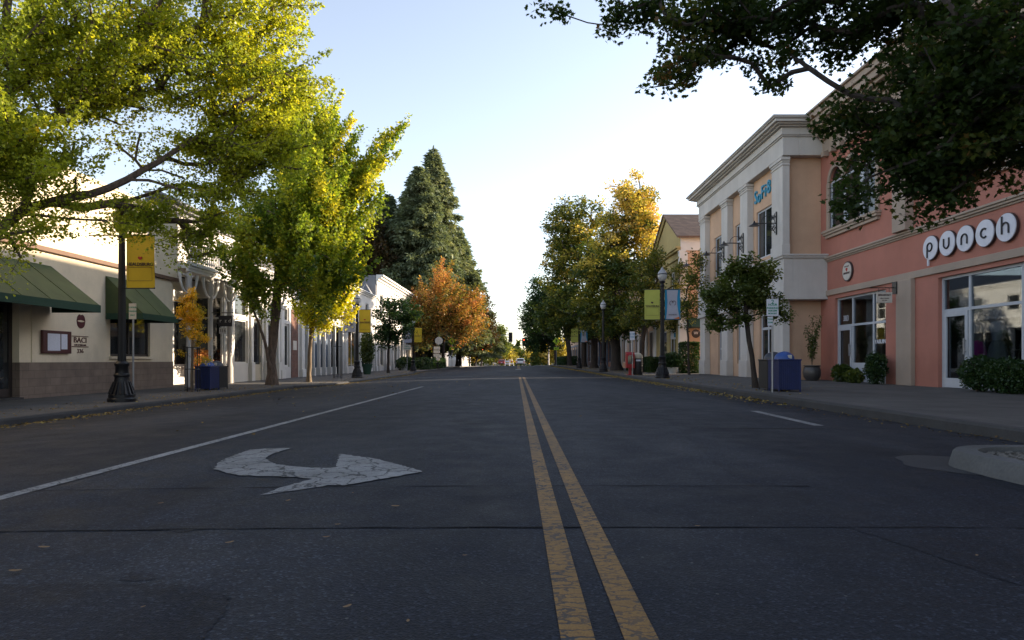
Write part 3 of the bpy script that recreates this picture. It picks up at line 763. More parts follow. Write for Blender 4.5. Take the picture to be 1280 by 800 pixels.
MB().box(XL, XL+.03, 36.4, 37.5, z0, 3.55).build('brick_strip', M['brick'], ws)
MB().box(XL+.031, XL+.05, 36.6, 37.2, 1.4, 1.9).build('plaque', M['creamsign'], ws)
for y in (34.75, 38.1, 48.0, 52.2, 58.2):
    mb = MB(); mb.box(XL, XL+.14, y-.25, y+.25, z0, 3.64); mb.box(XL, XL+.2, y-.31, y+.31, z0, .35); mb.box(XL, XL+.2, y-.3, y+.3, 3.45, 3.62); mb.build('pilaster', M['white_trim'], ws, bevel=.015)
MB().box(-12.9, -12.82, 38.6, 47.3, z0, 3.1).build('recessed_front', M['bluegrey'], ws)
for k, y in enumerate((39.7, 40.9, 42.1, 43.3, 44.5, 45.7)):
    mb = MB(); mb.box(-12.26, -12.08, y-.08, y+.08, z0, 3.1); mb.box(-12.32, -12.02, y-.14, y+.14, z0, .4); mb.build('slim_pilaster', M['white_trim'], ws, bevel=.01)
for y in (40.3, 42.7, 45.1):
    window(ws, 1, -12.76, y-.42, y+.42, .25, 2.7, M['bluegrey'], M['glass'], .07, recess=.0)
wsg = thing('hanging_sign', 'white triangular topped hanging sign among the young yellow tree leaves', 'sign', (-11.0, 41.5, 2.4))
Y_ = 39.0
MB().extr([(PX(407, Y_), Y_, PZ(424, Y_)), (PX(415, Y_), Y_, PZ(424, Y_)), (PX(415, Y_), Y_, PZ(417, Y_)), (PX(411, Y_), Y_, PZ(411, Y_)), (PX(407, Y_), Y_, PZ(417, Y_))], (0, .03, 0)).build('panel', M['signwhite'], wsg)
MB().tube([(XL, Y_+.015, PZ(410, Y_)), (PX(415, Y_), Y_+.015, PZ(410, Y_))], .02, 6).build('rod', M['blackmetal'], wsg)
for q in (408.6, 413.4): MB().box(PX(q, Y_), PX(q, Y_)+.02, Y_-.002, Y_-.0005, PZ(422, Y_), PZ(418, Y_)).build('lettering', M['print'], wsg)

# ================================================================== LEFT: taller building with sunlit cornice
tb = thing('tall_shop', 'taller shop with a grey side wall and a sunlit white cornice beyond the white shop', 'shop', (XL, 68, LEFT_Z))
h4 = [(59.6, 62.0, .3, 3.0), (63.0, 65.4, .3, 3.0), (66.6, 69.0, z0-.2, 3.0), (70.2, 72.6, .3, 3.0), (74, 77.6, .3, 3.0)]
hu = [(60.2, 61.5, 4.7, 6.7), (63.4, 64.7, 4.7, 6.7), (66.8, 68.1, 4.7, 6.7), (70.2, 71.5, 4.7, 6.7), (73.6, 74.9, 4.7, 6.7)]
mb = MB(); wall_openings(mb, -12.3, XL, 58.9, 78.8, z0-.2, 7.6, h4+hu); mb.build('wall', M['white_wall'], tb)
mb = MB(); mb.box(-30, -12.05, 58.62, 58.88, z0-.2, 8.15); mb.box(-30, -12.3, 78.5, 78.8, z0-.2, 7.9); mb.box(-30.3, -30, 58.7, 78.8, z0-.2, 7.9)
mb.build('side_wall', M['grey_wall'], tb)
MB().box(-30, -12.3, 58.9, 78.5, 7.2, 7.3).build('roof', M['darkroof'], tb)
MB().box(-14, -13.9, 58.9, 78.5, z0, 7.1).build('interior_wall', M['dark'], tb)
cornice(tb, 1, XL, 58.64, 79, 7.35, ((.35, .06), (.2, .2), (.16, .42), (.14, .6)), M['white_trim'], 'cornice', bev=.01)
cornice(tb, 1, XL, 58.9, 78.8, 3.5, ((.15, .1), (.25, .2)), M['stone'], 'band')
for a, b, c, d in hu: window(tb, 1, XL, a, b, c, d, M['white_trim'], M['glass'], .07, hs=((c+d)/2,), sill=M['white_trim'])
for a, b, c, d in h4: window(tb, 1, XL, a, b, max(c, z0), d, M['doorcream'], M['glass'], .12, vs=((a+b)/2,))
for y in (59.2, 62.5, 66, 69.6, 73.3, 78.2):
    mb = MB(); mb.box(XL, XL+.16, y-.28, y+.28, z0, 3.48); mb.box(XL, XL+.22, y-.34, y+.34, z0, .5); mb.build('pilaster', M['stone'], tb, bevel=.015)
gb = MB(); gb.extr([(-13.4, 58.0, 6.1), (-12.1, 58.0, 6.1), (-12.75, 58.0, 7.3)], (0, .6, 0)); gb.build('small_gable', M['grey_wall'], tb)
gb = MB(); gb.tube([(-13.5, 57.95, 6.1), (-12.75, 57.95, 7.4), (-12.0, 57.95, 6.1)], .07, 4); gb.build('gable_trim', M['white_trim'], tb)

# far white building on the left
fb = thing('white_house', 'small sunlit white building between dark trunks far down the left side', 'house', (-11, 140, long_z(140)))
zl = long_z(140)
mb = MB(); wall_openings(mb, -10.9, -10.6, 134, 152, zl-.4, zl+5.0, [(136, 138, zl, zl+2.4), (140, 142, zl+1, zl+2.4), (144, 146, zl+1, zl+2.4), (148, 150, zl+1, zl+2.4)])
mb.box(-20, -10.9, 134, 134.3, zl-.4, zl+5); mb.box(-20, -10.9, 151.7, 152, zl-.4, zl+5); mb.box(-20.3, -20, 134, 152, zl-.4, zl+5); mb.build('wall', M['white_wall'], fb)
MB().extr([(-20.6, 133.7, zl+5), (-10.3, 133.7, zl+5), (-15.4, 133.7, zl+7.4)], (0, 18.6, 0)).build('roof', M['shingle'], fb)
MB().box(-12, -11.9, 134.3, 151.7, zl, zl+4.9).build('interior_wall', M['dark'], fb)
for a in (140, 144, 148): window(fb, 1, -10.6, a, a+2, zl+1, zl+2.4, M['white_trim'], M['glass'], .1, vs=(a+1,))
window(fb, 1, -10.6, 136, 138, zl, zl+2.4, M['white_trim'], M['glass'], .12, name='door', kick=.4)
fb2 = thing('low_house', 'low grey shop front in shade behind the crossing sign on the left', 'shop', (-12.5, 110, long_z(110)))
zl = long_z(110)
mb = MB(); wall_openings(mb, -12.8, -12.5, 96, 126, zl-.4, zl+4.0, [(98+5*k, 101+5*k, zl+.4, zl+2.8) for k in range(5)])
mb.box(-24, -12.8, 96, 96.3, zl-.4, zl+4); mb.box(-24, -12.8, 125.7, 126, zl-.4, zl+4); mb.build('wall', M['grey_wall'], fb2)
MB().box(-24, -12.8, 96.3, 125.7, zl+3.6, zl+3.7).build('roof', M['darkroof'], fb2)
MB().box(-14, -13.9, 96.3, 125.7, zl, zl+3.5).build('interior_wall', M['dark'], fb2)
for k in range(5): window(fb2, 1, -12.5, 98+5*k, 101+5*k, zl+.4, zl+2.8, M['white_trim'], M['glass'], .12, vs=(99.5+5*k,))

# ================================================================== RIGHT: pink shop building
XR = 11.0
pk = thing('pink_shop_building', 'pink stucco two storey shop building with arched upper windows and white framed shopfronts', 'shop building', (XR, 18, RIGHT_Z))
z0 = RIGHT_Z + .03
sf1 = (20.30, 23.55, z0-.01, 2.98); sf2 = (12.2, 17.78, z0-.01, 3.0); sf3 = (4.0, 11.0, z0-.01, 3.0)
arch1, arch2, arch3 = (20.72, 23.98), (14.3, 17.6), (8.0, 11.3)
uh = [(a, b, 5.4, 7.05) for a, b in (arch1, arch2, arch3)]
mb = MB(); wall_openings(mb, XR, XR+.3, 2, 24.62, z0-.3, 3.05, [sf1, sf2, sf3])
wall_openings(mb, XR, XR+.3, 2, 24.62, 3.05, 8.2, uh + [(a, b, 7.05, 7.75) for a, b in (arch1, arch2, arch3)])
for A0, A1 in (arch1, arch2, arch3):      # round heads: spandrels between three arches
    wdt = (A1-A0)/3
    for k in range(3):
        c = A0+wdt*(k+.5); r = wdt/2-.09; n = 12
        for s in (-1, 1):
            e = c+s*wdt/2
            pts = [(XR, e, 7.05), (XR, e, 7.75), (XR, c, 7.75)] + [(XR, c+s*r*math.sin(q*math.pi/2/n), 7.05+r*math.cos(q*math.pi/2/n)) for q in range(0, n+1)]
            mb.extr(pts, (.3, 0, 0))
mb.box(XR+.3, 28, 2, 2.3, z0-.3, 9.5); mb.box(28, 28.3, 2, 24.62, z0-.3, 9.5)
mb.build('wall', M['pink'], pk)
MB().box(XR+.3, 28, 2.3, 24.6, 8.6, 8.7).build('roof', M['darkroof'], pk)
MB().box(XR+.3, XR+4, 2.3, 24.58, 3.4, 3.5).build('ceiling_slab', M['interior'], pk)
MB().box(XR+3.6, XR+3.7, 2.3, 24.58, z0, 3.4).box(XR+.31, XR+3.6, 19.0, 19.1, z0, 3.4).build('interior_wall', M['interior'], pk)
MB().box(XR+.3, XR+3.6, 2.3, 24.58, z0-.02, z0+.02).build('shop_floor', M['interior'], pk)
MB().box(XR+1.2, XR+1.3, 2.3, 24.58, 3.5, 8.6).build('upper_interior_wall', M['dark'], pk)
cornice(pk, -1, XR, 2, 24.60, 3.115, ((.19, .06),), M['band'], 'lintel_band', bev=.01)
cornice(pk, -1, XR, 2, 24.60, 4.30, ((.05, .04), (.06, .09), (.06, .13)), M['band'], 'string_course', bev=.012)
fz = MB(); fz.box(XR-.10, XR+.3, 1.9, 24.4, 8.2, 8.62); fz.box(XR-.25, XR+.3, 1.8, 24.2, 8.62, 8.74); fz.box(XR-.40, XR+.3, 1.8, 24.2, 8.74, 8.90); fz.box(XR-.58, XR+.3, 1.8, 24.2, 8.90, 9.0); fz.box(XR-.70, XR+.3, 1.8, 24.1, 9.0, 9.22); fz.box(XR-.78, XR+.3, 1.8, 24.1, 9.22, 9.42); fz.box(XR-.86, XR+.3, 1.8, 24.1, 9.42, 9.5)
fz.build('cornice', M['band'], pk, bevel=.02)
for k in range(38):
    y = 24.05-.58*k
    MB().box(XR-.22, XR, y-.10, y+.10, 8.02, 8.196).build('bracket', M['band'], pk, bevel=.015)
for y in (19.2, 12.0+.1, 5.0):
    mb = MB(); mb.box(XR-.25, XR, y-.33, y+.33, 4.475, 8.0); mb.box(XR-.29, XR, y-.37, y+.37, 7.82, 8.01); mb.build('upper_pilaster', M['band'], pk, bevel=.012)
    MB().box(XR-.13, XR, y-.40, y+.34, z0, 3.11).build('pilaster', M['band'], pk, bevel=.012)
def arched(A0, A1):
    wdt = (A1-A0)/3
    s = MB(); s.box(XR-.16, XR+.02, A0-.16, A1+.16, 5.22, 5.30); s.box(XR-.10, XR+.02, A0-.1, A1+.1, 5.12, 5.22); s.box(XR-.2, XR+.02, A0-.19, A1+.19, 5.30, 5.39)
    tr = MB()
    for y in (A0, A1): tr.box(XR-.06, XR, y-.09, y+.09, 5.39, 7.05)
    for k in range(3):
        c = A0+wdt*(k+.5); r0, r1 = wdt/2-.09, wdt/2+.05; n = 14
        v = []
        for q in range(n+1):
            a = math.pi*q/n
            v.append((c-r0*math.cos(a), 7.05+r0*math.sin(a), c-r1*math.cos(a), 7.05+r1*math.sin(a)))
        for q in range(n):
            a, b = v[q], v[q+1]
            tr.extr([(XR-.05-.003*k, a[0], a[1]), (XR-.05-.003*k, a[2], a[3]), (XR-.05-.003*k, b[2], b[3]), (XR-.05-.003*k, b[0], b[1])], (.05, 0, 0))
    f = MB()
    for k in range(4):
        y = A0+wdt*k
        f.box(XR+.04, XR+.12, y-.09 if k else y, y+.09 if k < 3 else y, 5.39, 7.06)
    for k in range(3):
        y = A0+wdt*k; f.box(XR+.05, XR+.11, y+.09, y+wdt-.09, 7.02, 7.08); f.box(XR+.05, XR+.11, y+.09, y+wdt-.09, 5.4, 5.46)
        f.box(XR+.055, XR+.105, y+.09, y+.13, 5.46, 7.02); f.box(XR+.055, XR+.105, y+wdt-.13, y+wdt-.09, 5.46, 7.02)
    fo = f.build('window', M['frame'], pk)
    MB().box(XR+.075, XR+.087, A0+.02, A1-.02, 5.41, 7.74).build('pane', M['glass'], fo)
    s.build('sill', M['band'], fo, bevel=.01); tr.build('arch_trim', M['band'], fo)
for a in (arch1, arch2, arch3): arched(*a)
# shopfronts with clear glass
def shopfront(y0, y1, zb, zt, doors, vs, hz, glass=M['clear'], stall=.0, fw=.07):
    """doors: list of (ya, yb); frame bars at vs, transom at hz"""
    xo, xi = XR+.10, XR+.18; f = MB()
    f.box(xi, xo, y0, y0+fw, zb, zt); f.box(xi, xo, y1-fw, y1, zb, zt); f.box(xi, xo, y0+fw, y1-fw, zt-fw, zt)
    for v in vs: f.box(xi-.003, xo+.003, v-fw/2, v+fw/2, zb, zt-fw)
    f.box(xi-.006, xo+.006, y0+fw, y1-fw, hz-fw/2, hz+fw/2)
    cuts = sorted([y0+fw] + [p for d in doors for p in d] + [y1-fw])
    lo = [(a, b) for a, b in zip(cuts[::2], cuts[1::2]) if b-a > .1]
    for a, b in lo: f.box(xi-.002, xo+.002, a, b, zb, zb+max(stall, .12))
    fo = f.build('shop_window', M['frame'], pk)
    MB().box(XR+.137, XR+.145, y0+.02, y1-.02, zb+.03, zt-.02).build('pane', glass, fo)
    for a, b in doors:
        d = MB(); xo2, xi2 = XR+.085, XR+.125; w2 = .11
        d.box(xo2, xi2, a+.005, a+w2, zb+.01, hz-.04); d.box(xo2, xi2, b-w2, b-.005, zb+.01, hz-.04)
        d.box(xo2, xi2, a+w2, b-w2, zb+.01, zb+.25); d.box(xo2, xi2, a+w2, b-w2, hz-.16, hz-.04)
        do = d.build('door', M['frame'], pk)
        MB().box(XR+.02, XR+.05, a+.04, a+.085, zb+.85, zb+1.25).box(XR+.05, XR+.086, a+.05, a+.075, zb+.9, zb+.93).box(XR+.05, XR+.086, a+.05, a+.075, zb+1.17, zb+1.2).build('handle', M['steel'], do)
shopfront(20.30, 23.55, z0, 2.98, [(22.55, 23.48)], (22.5, 21.2), 2.02, stall=.62)
shopfront(12.2, 17.78, z0, 3.0, [(16.75, 17.70)], (16.70, 14.95, 13.5), 2.13, stall=.35)
shopfront(4.0, 11.0, z0, 3.0, [], (9.3, 7.6, 5.8), 2.13, stall=.35)
text('number', '383', .26, M['signwhite'], pk, (XR+.13, 23.02, 2.26), 'left', .003)
text('window_lettering', 'YASUIN', .17, M['signwhite'], pk, (XR+.13, 20.85, 1.42), 'left', .003, 1.1, bold=.004)
# circular letter signs
for ch, yc in zip('punch', (17.98, 17.28, 16.59, 15.89, 15.20)):
    zc = 3.815
    d = MB().lathe([(.325, 0), (.325, .05)], (XR-.075, yc, zc), 40, ax='x').build('sign_disc_rim', M['signrim'], pk)
    e = MB().lathe([(.31, 0), (.31, .022)], (XR-.094, yc, zc), 40, ax='x').build('disc_face', M['signwhite'], d)
    xl = XR-.107; r, t = .105, .021
    l = MB()
    def stroke(pts): l.tube([(xl, yc-a, zc+b) for a, b in pts], t, 6)
    def arcp(a0, a1, cx=0, cz=0, rr=r, n=16): return [(cx+rr*math.cos(R(a0+(a1-a0)*k/n)), cz+rr*math.sin(R(a0+(a1-a0)*k/n))) for k in range(n+1)]
    if ch == 'p': stroke(arcp(0, 360, .0, .02)); stroke([(-r, .02), (-r, -.26)])
    if ch == 'u': stroke([(-r, .13), (-r, -.02)] + arcp(180, 360, 0, -.02)[1:] + [(r, .13)])
    if ch == 'n': stroke([(-r, -.14), (-r, .0)] + arcp(180, 0, 0, 0)[1:] + [(r, -.14)])
    if ch == 'c': stroke(arcp(50, 310))
    if ch == 'h': stroke([(-r, .26), (-r, -.14)]); stroke(arcp(165, 0, 0, -.0)[1:] + [(r, -.14)])
    l.build('letter', M['signblack'], d)
    if ch == 'p': MB().box(XR-.09, XR-.06, yc+r-.03, yc+r+.03, zc-.46, zc-.28).build('letter_tail', M['signwhite'], d)
rs = MB().lathe([(.33, 0), (.33, .05)], (XR-.06, 22.55, 3.79), 40, ax='x').build('round_sign', M['signrim'], pk)
MB().lathe([(.29, 0), (.29, .016)], (XR-.075, 22.55, 3.79), 40, ax='x').build('sign_face', M['creamsign'], rs)
text('lettering', 'BREAKFAST', .085, M['print'], rs, (XR-.078, 22.55, 3.73), 'left', .004, .95, bold=.003)
text('lettering', 'THE GOOD', .06, M['print'], rs, (XR-.078, 22.55, 3.95), 'left', .004)
text('lettering', '♥', .12, M['heart'], rs, (XR-.078, 22.55, 3.84), 'left', .004)
# projecting sign
ps = thing('hanging_sign', 'cream rectangular sign hanging from a black bracket by the tan pilaster of the pink shop', 'sign', (10.5, 19.6, 2.7))
MB().box(10.33, 10.78, 19.55, 19.58, 2.50, 2.80).build('panel', M['creamsign'], ps, bevel=.005)
MB().tube([(10.86, 19.565, 2.93), (10.15, 19.565, 2.93)], .014, 6).box(10.84, 10.87, 19.45, 19.68, 2.75, 3.1).tube([(10.4, 19.565, 2.93), (10.4, 19.565, 2.8)], .007, 5).tube([(10.7, 19.565, 2.93), (10.7, 19.565, 2.8)], .007, 5).build('bracket', M['blackmetal'], ps)
text('lettering', 'BREAKFAST', .07, M['print'], ps, (10.555, 19.546, 2.72), 'cam', .003, bold=.002)
text('lettering', 'coffee & pastries', .04, M['print'], ps, (10.555, 19.546, 2.63), 'cam', .003)
text('lettering', 'open daily', .035, M['print'], ps, (10.555, 19.546, 2.57), 'cam', .003)

# things inside the shop window
def mannequin(x, y, skirt, top, label):
    mq = thing('mannequin', label, 'mannequin', (x, y, z0+.02))
    zb = z0+.5
    MB().lathe([(.16, 0), (.16, .03), (.02, .04), (.018, .5)], (x, y, z0+.02), 14).build('stand', M['steel'], mq)
    sk = MB(); n = 40; prof = [(.27, zb), (.25, zb+.3), (.20, zb+.55), (.12, zb+.72)]
    for rr, z in prof:
        for k in range(n):
            a = 2*math.pi*k/n; q = rr*(1+.07*math.sin(8*a)*(rr/.27)); sk.v.append((x+q*math.cos(a)*.8, y+q*math.sin(a), z))
    for j in range(3):
        for k in range(n): sk.f.append((j*n+k, j*n+(k+1) % n, (j+1)*n+(k+1) % n, (j+1)*n+k))
    sk.build('skirt', skirt, mq, smooth=True)
    MB().lathe([(.12, .0), (.125, .06), (.15, .25), (.17, .36), (.15, .44), (.06, .49)], (x, y, zb+.70), 20).build('torso_top', top, mq, smooth=True)
    mbb = MB()
    for s in (-1, 1): mbb.tube([(x, y+s*.16, zb+1.12), (x+.02, y+s*.22, zb+.9), (x-.04, y+s*.2, zb+.68)], [.045, .04, .03], 8)
    mbb.tube([(x, y, zb+1.15), (x, y, zb+1.28)], [.045, .05], 10); mbb.sphere((x, y, zb+1.38), .085, 12, 10, sz=1.3); mbb.build('body', M['skin'], mq, smooth=True)
mannequin(XR+.75, 17.4, M['magenta'], M['greycloth'], 'mannequin in a magenta skirt and grey top behind the shop glass')
mannequin(XR+1.0, 17.0, M['greycloth'], M['signwhite'], 'mannequin in pale grey clothes behind the shop glass, nearer the camera')
sh = thing('shelf_rack', 'slanted ladder shelf with pale goods inside the pink shop window', 'shelf', (XR+1.5, 16.45, z0))
mb = MB(); 
for s in (-1, 1): mb.tube([(XR+1.5, 16.45+s*.75, z0), (XR+1.6, 16.45+s*.2, 2.6)], .02, 5)
for k in range(4): mb.box(XR+1.35, XR+1.65, 16.45-.68+.13*k, 16.45+.68-.13*k, z0+.45+.5*k, z0+.47+.5*k)
mb.build('frame', M['doorcream'], sh)
mb = MB()
for k, (dy, s) in enumerate(((-.4, .12), (.1, .16), (.45, .1), (-.2, .12), (.3, .13))): mb.lathe([(s*.6, 0), (s, s*.5), (s*.8, s*1.2), (s*.2, s*1.4)], (XR+1.5, 16.45+dy, z0+.475+.5*(k % 3)), 10)
mb.build('goods', M['greycloth'], sh)

# ================================================================== RIGHT: stone and tan building with pilasters
XS, XW = 9.52, 9.78
sb = thing('pilastered_building', 'tan building with pale stone pilasters, heavy cornice and blue sign letters', 'shop building', (XW, 30, RIGHT_Z))
pil = [(24.55, 25.42), (28.1, 29.0), (30.75, 31.65), (34.4, 35.3)]
uw = [(26.1, 27.75, 4.9, 6.83), (29.65, 30.42, 4.9, 6.83), (32.3, 33.6, 4.9, 6.83)]
lw = [(25.9, 27.4, z0, 2.7), (31.95, 33.0, z0+.05, 2.6), (29.4, 30.2, .7, 2.6)]
mb = MB(); wall_openings(mb, XW, XW+.3, 24.63, 35.5, z0-.3, 8.2, [(a, b, c-.01 if c < 1 else c, d) for a, b, c, d in uw+lw])
mb.box(XW+.3, 26, 24.63, 24.93, z0-.3, 9.3); mb.box(XW+.3, 26, 35.2, 35.5, z0-.3, 9.3); mb.box(26, 26.3, 24.63, 35.5, z0-.3, 9.3)
mb.build('wall', M['tan'], sb)
MB().box(XW+.3, 26, 24.93, 35.2, 8.7, 8.8).build('roof', M['darkroof'], sb)
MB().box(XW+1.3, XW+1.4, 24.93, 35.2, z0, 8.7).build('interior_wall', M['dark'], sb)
for a, b in pil:
    ret = (a < 25)
    ya = a if not ret else 24.38
    p = MB(); p.box(XS, XW, ya, b, 4.60, 8.14); p.box(XS-.03, XW, ya-.03, b+.03, 4.60, 5.0)
    p.box(XS-.035, XW, ya-.035, b+.035, 7.82, 7.87); p.box(XS-.03, XW, ya-.03, b+.03, 7.93, 8.0); p.box(XS-.07, XW, ya-.07, b+.07, 8.0, 8.1)
    p.build('upper_pilaster', M['stone'], sb, bevel=.012)
    p = MB(); p.box(XS, XW, ya, b, z0, 3.05); p.box(XS-.05, XW, ya-.05, b+.05, z0, .85); p.build('pilaster', M['stone'], sb, bevel=.012)
p = MB(); p.box(XS-.07, XW, 24.1, 35.45, 3.06, 4.46); p.box(XW, XR, 24.1, 24.62, 3.06, 4.46); p.build('mid_band', M['stone'], sb, bevel=.01)
p = MB(); p.box(XS-.13, XW+.001, 24.04, 35.5, 4.46, 4.53); p.box(XW, XR, 24.04, 24.62, 4.462, 4.53); p.box(XS-.17, XW, 24.0, 35.54, 4.53, 4.60); p.box(XW, XR, 24.0, 24.62, 4.532, 4.598); p.box(XS-.11, XW, 24.06, 35.46, 3.0, 3.058); p.box(XW, XR, 24.06, 24.62, 3.002, 3.058)
p.build('mid_cornice', M['stone'], sb, bevel=.012)
ent = MB()
def course(z1_, z2_, pr):
    ent.box(XS-pr, XW+.3, 24.30-pr, 35.5+pr, z1_, z2_); ent.box(XW+.3, XR+.3, 24.30-pr, 24.62, z1_+.001, z2_-.001)
course(8.15, 8.80, .02); course(8.80, 8.85, .07); course(8.85, 8.89, .12); course(8.89, 9.12, .10); course(9.12, 9.17, .22); course(9.17, 9.22, .34); course(9.22, 9.32, .45); course(9.32, 9.36, .52); course(9.36, 9.42, .56)
ent.build('entablature', M['stone'], sb, bevel=.014)
for k, (a, b, c, d) in enumerate(uw):
    window(sb, -1, XW, a, b, c, d, M['frame'], M['glass'], .07, vs=((a+b)/2,), hs=(c+(d-c)*.62,) if k else (), recess=.06)
window(sb, -1, XW, 25.9, 27.4, z0, 2.7, M['frame'], M['glass'], .1, vs=(26.65,), hs=(2.1,), name='door', kick=.25, handle=1)
window(sb, -1, XW, 31.95, 33.0, z0+.05, 2.6, M['frame'], M['glass'], .08, hs=(1.4,), kick=.55)
window(sb, -1, XW, 29.4, 30.2, .7, 2.6, M['frame'], M['glass'], .07)
for ch, y, z in (('S', 27.72, 7.42), ('o', 27.34, 7.40), ('F', 26.96, 7.46), ('i', 26.66, 7.48), ('8', 26.30, 7.52)):
    text('sign_letter', ch, .74, M['signblue'], sb, (XW-.03, y, z), 'left', .03, .95, bold=.004)
# wrought iron lamps
for k, y in enumerate([24.9, 28.55, 31.2, 34.85]):
    zc = 5.85 if k == 0 else 5.75
    b_ = MB(); x = XS-.02
    b_.box(x-.02, x+.02, y-.03, y+.03, zc-.42, zc+.42)
    for s, q in ((1, 0), (-1, 0)):
        sp = [(x-.05-(.16*(1-t_/14))*abs(math.cos(t_*.45)) , y, zc+s*(.08+.02*t_) + .10*(1-t_/14)*math.sin(t_*.45)) for t_ in range(15)]
        b_.tube(sp, .016, 5)
    b_.tube([(x-.02, y, zc), (x-.86, y, zc)], .02, 6)
    b_.tube([(x-.05, y, zc+.02)] + [(x-.05-.25*(1-math.cos(R(a))), y, zc+.02+.26*math.sin(R(a))) for a in range(0, 181, 20)], .013, 5)
    b_.tube([(x-.12+.1*math.cos(R(a))*(1-a/900), y, zc-.2+.1*math.sin(R(a))*(1-a/900)) for a in range(0, 700, 40)], .013, 5)
    b_.tube([(x-.12+.1*math.cos(R(a))*(1-a/900), y, zc+.2+.1*math.sin(R(a))*(1-a/900)) for a in range(0, 700, 40)], .013, 5)
    bo = b_.build('wall_lamp', M['blackmetal'], sb)
    MB().lathe([(.20, -.05), (.17, -.02), (.07, .03), (.03, .09), (.02, .14)], (x-.80, y, zc-.05), 16).build('shade', M['blackmetal'], bo)

# ================================================================== RIGHT: gabled building with shingle roof
gbld = thing('gabled_building', 'ochre gabled shop with a brown shingle roof and white corner pilaster beyond the tan building', 'shop', (9.5, 43, RIGHT_Z))
X0 = 9.5; ya, yb, ze, zr = 39.5, 46.6, 8.05, 9.95; ym = (ya+yb)/2
gh = [(40.6, 42.2, z0, 2.7), (43.0, 45.4, .5, 2.7), (40.9, 41.9, 4.2, 6.2), (44.0, 45.0, 4.2, 6.2)]
mb = MB(); wall_openings(mb, X0, X0+.3, ya, yb, z0-.3, 7.2, gh)
mb.extr([(X0, ya, 7.2), (X0, yb, 7.2), (X0, yb, ze), (X0, ym, zr-.06), (X0, ya, ze)], (.3, 0, 0)); mb.build('wall', M['yellow_wall'], gbld)
mb = MB(); mb.box(X0+.3, 14, ya, ya+.3, z0-.3, 7.2); mb.box(X0+.3, 14, yb-.3, yb, z0-.3, 7.2); mb.box(14, 14.3, ya, yb, z0-.3, 8); mb.build('side_wall', M['tan'], gbld)
MB().box(X0+.02, 14.3, ya-.05, ya+.3, 7.2, 8.0).box(X0-.08, X0+.32, ya-.12, ya+.28, 7.1, 7.2).build('frieze', M['white_trim'], gbld, bevel=.01)
MB().box(X0-.06, X0+.42, ya-.10, ya+.25, z0, 7.1).box(X0-.12, X0+.48, ya-.16, ya+.25, z0, .6).build('corner_pilaster', M['white_trim'], gbld, bevel=.012)
MB().box(X0-.06, X0+.1, yb-.4, yb+.05, z0, 7.1).build('corner_pilaster', M['white_trim'], gbld)
rf = MB()
rf.extr([(X0-.25, ya-.35, ze-.16), (X0-.25, ym, zr), (14.6, ym, zr), (14.6, ya-.35, ze-.16)], (0, -.02, .1))
rf.extr([(X0-.25, yb+.35, ze-.16), (X0-.25, ym, zr), (14.6, ym, zr), (14.6, yb+.35, ze-.16)], (0, .02, .1))
rf.build('roof', M['shingle'], gbld)
gt = MB()
for k, (p, q) in enumerate((((X0-.1, ya-.3, ze-.12), (X0-.1, ym, zr-.1)), ((X0-.1, yb+.3, ze-.12), (X0-.1, ym, zr-.1)))): gt.tube([p, q], .09, 4)
gt.box(X0-.18, X0, ya-.1, yb+.1, 7.20, 7.32); gt.box(X0-.28, X0, ya-.15, yb+.15, 7.32, 7.42); gt.box(X0-.1, X0, ya, yb, 6.75, 6.85); gt.build('gable_trim', M['yellow_wall'], gbld)
MB().box(X0+1.2, X0+1.3, ya+.3, yb-.3, z0, 7).build('interior_wall', M['dark'], gbld)
for k, (a, b, c, d) in enumerate(gh): window(gbld, -1, X0, a, b, c, d, M['white_trim'], M['glass'], .08, vs=((a+b)/2,), name='door' if k == 0 else 'window', kick=.3 if k == 0 else 0)
aw = MB(); aw.extr([(9.9, ya-.14, 3.3), (9.9, ya-1.0, 2.75), (9.9, ya-1.0, 2.68), (9.9, ya-.14, 2.68)], (2.2, 0, 0)); aw.build('awning', M['valance'], gbld)
# round hanging sign on the side wall, small blue and white sign
r1 = thing('hanging_sign', 'round black hanging sign with a pale emblem under the awning of the gabled building', 'sign', (9.9, 37.4, 2.3))
Y_ = 37.6
MB().lathe([(.24, 0), (.24, .04)], (PX(870, Y_), Y_, PZ(417, Y_)), 28, ax='y').build('panel', M['signblack'], r1)
text('lettering', 'W', .24, M['signwhite'], r1, (PX(870, Y_), Y_-.008, PZ(416.5, Y_)), 'cam', .003)
MB().tube([(PX(858, Y_), Y_+.02, PZ(409, Y_)), (PX(882, Y_), Y_+.02, PZ(409, Y_))], .02, 6).tube([(PX(870, Y_), Y_+.02, PZ(409, Y_)), (PX(870, Y_), Y_+.02, PZ(412, Y_))], .01, 5).build('rod', M['blackmetal'], r1)
r2 = thing('hanging_sign', 'small blue and white hanging sign just right of the banner lamp post', 'sign', (9.3, 40.8, 2.3))
Y_ = 40.8
MB().box(PX(838.5, Y_), PX(849, Y_), Y_, Y_+.04, PZ(424, Y_), PZ(415, Y_)).build('panel', M['signwhite'], r2)
MB().box(PX(842.5, Y_), PX(848, Y_), Y_-.006, Y_-.001, PZ(421.5, Y_), PZ(416, Y_)).build('blue_field', M['signblue'], r2)
MB().tube([(PX(837, Y_), Y_+.02, PZ(414.5, Y_)), (9.5, Y_+.02, PZ(414.5, Y_))], .02, 6).build('rod', M['blackmetal'], r2)

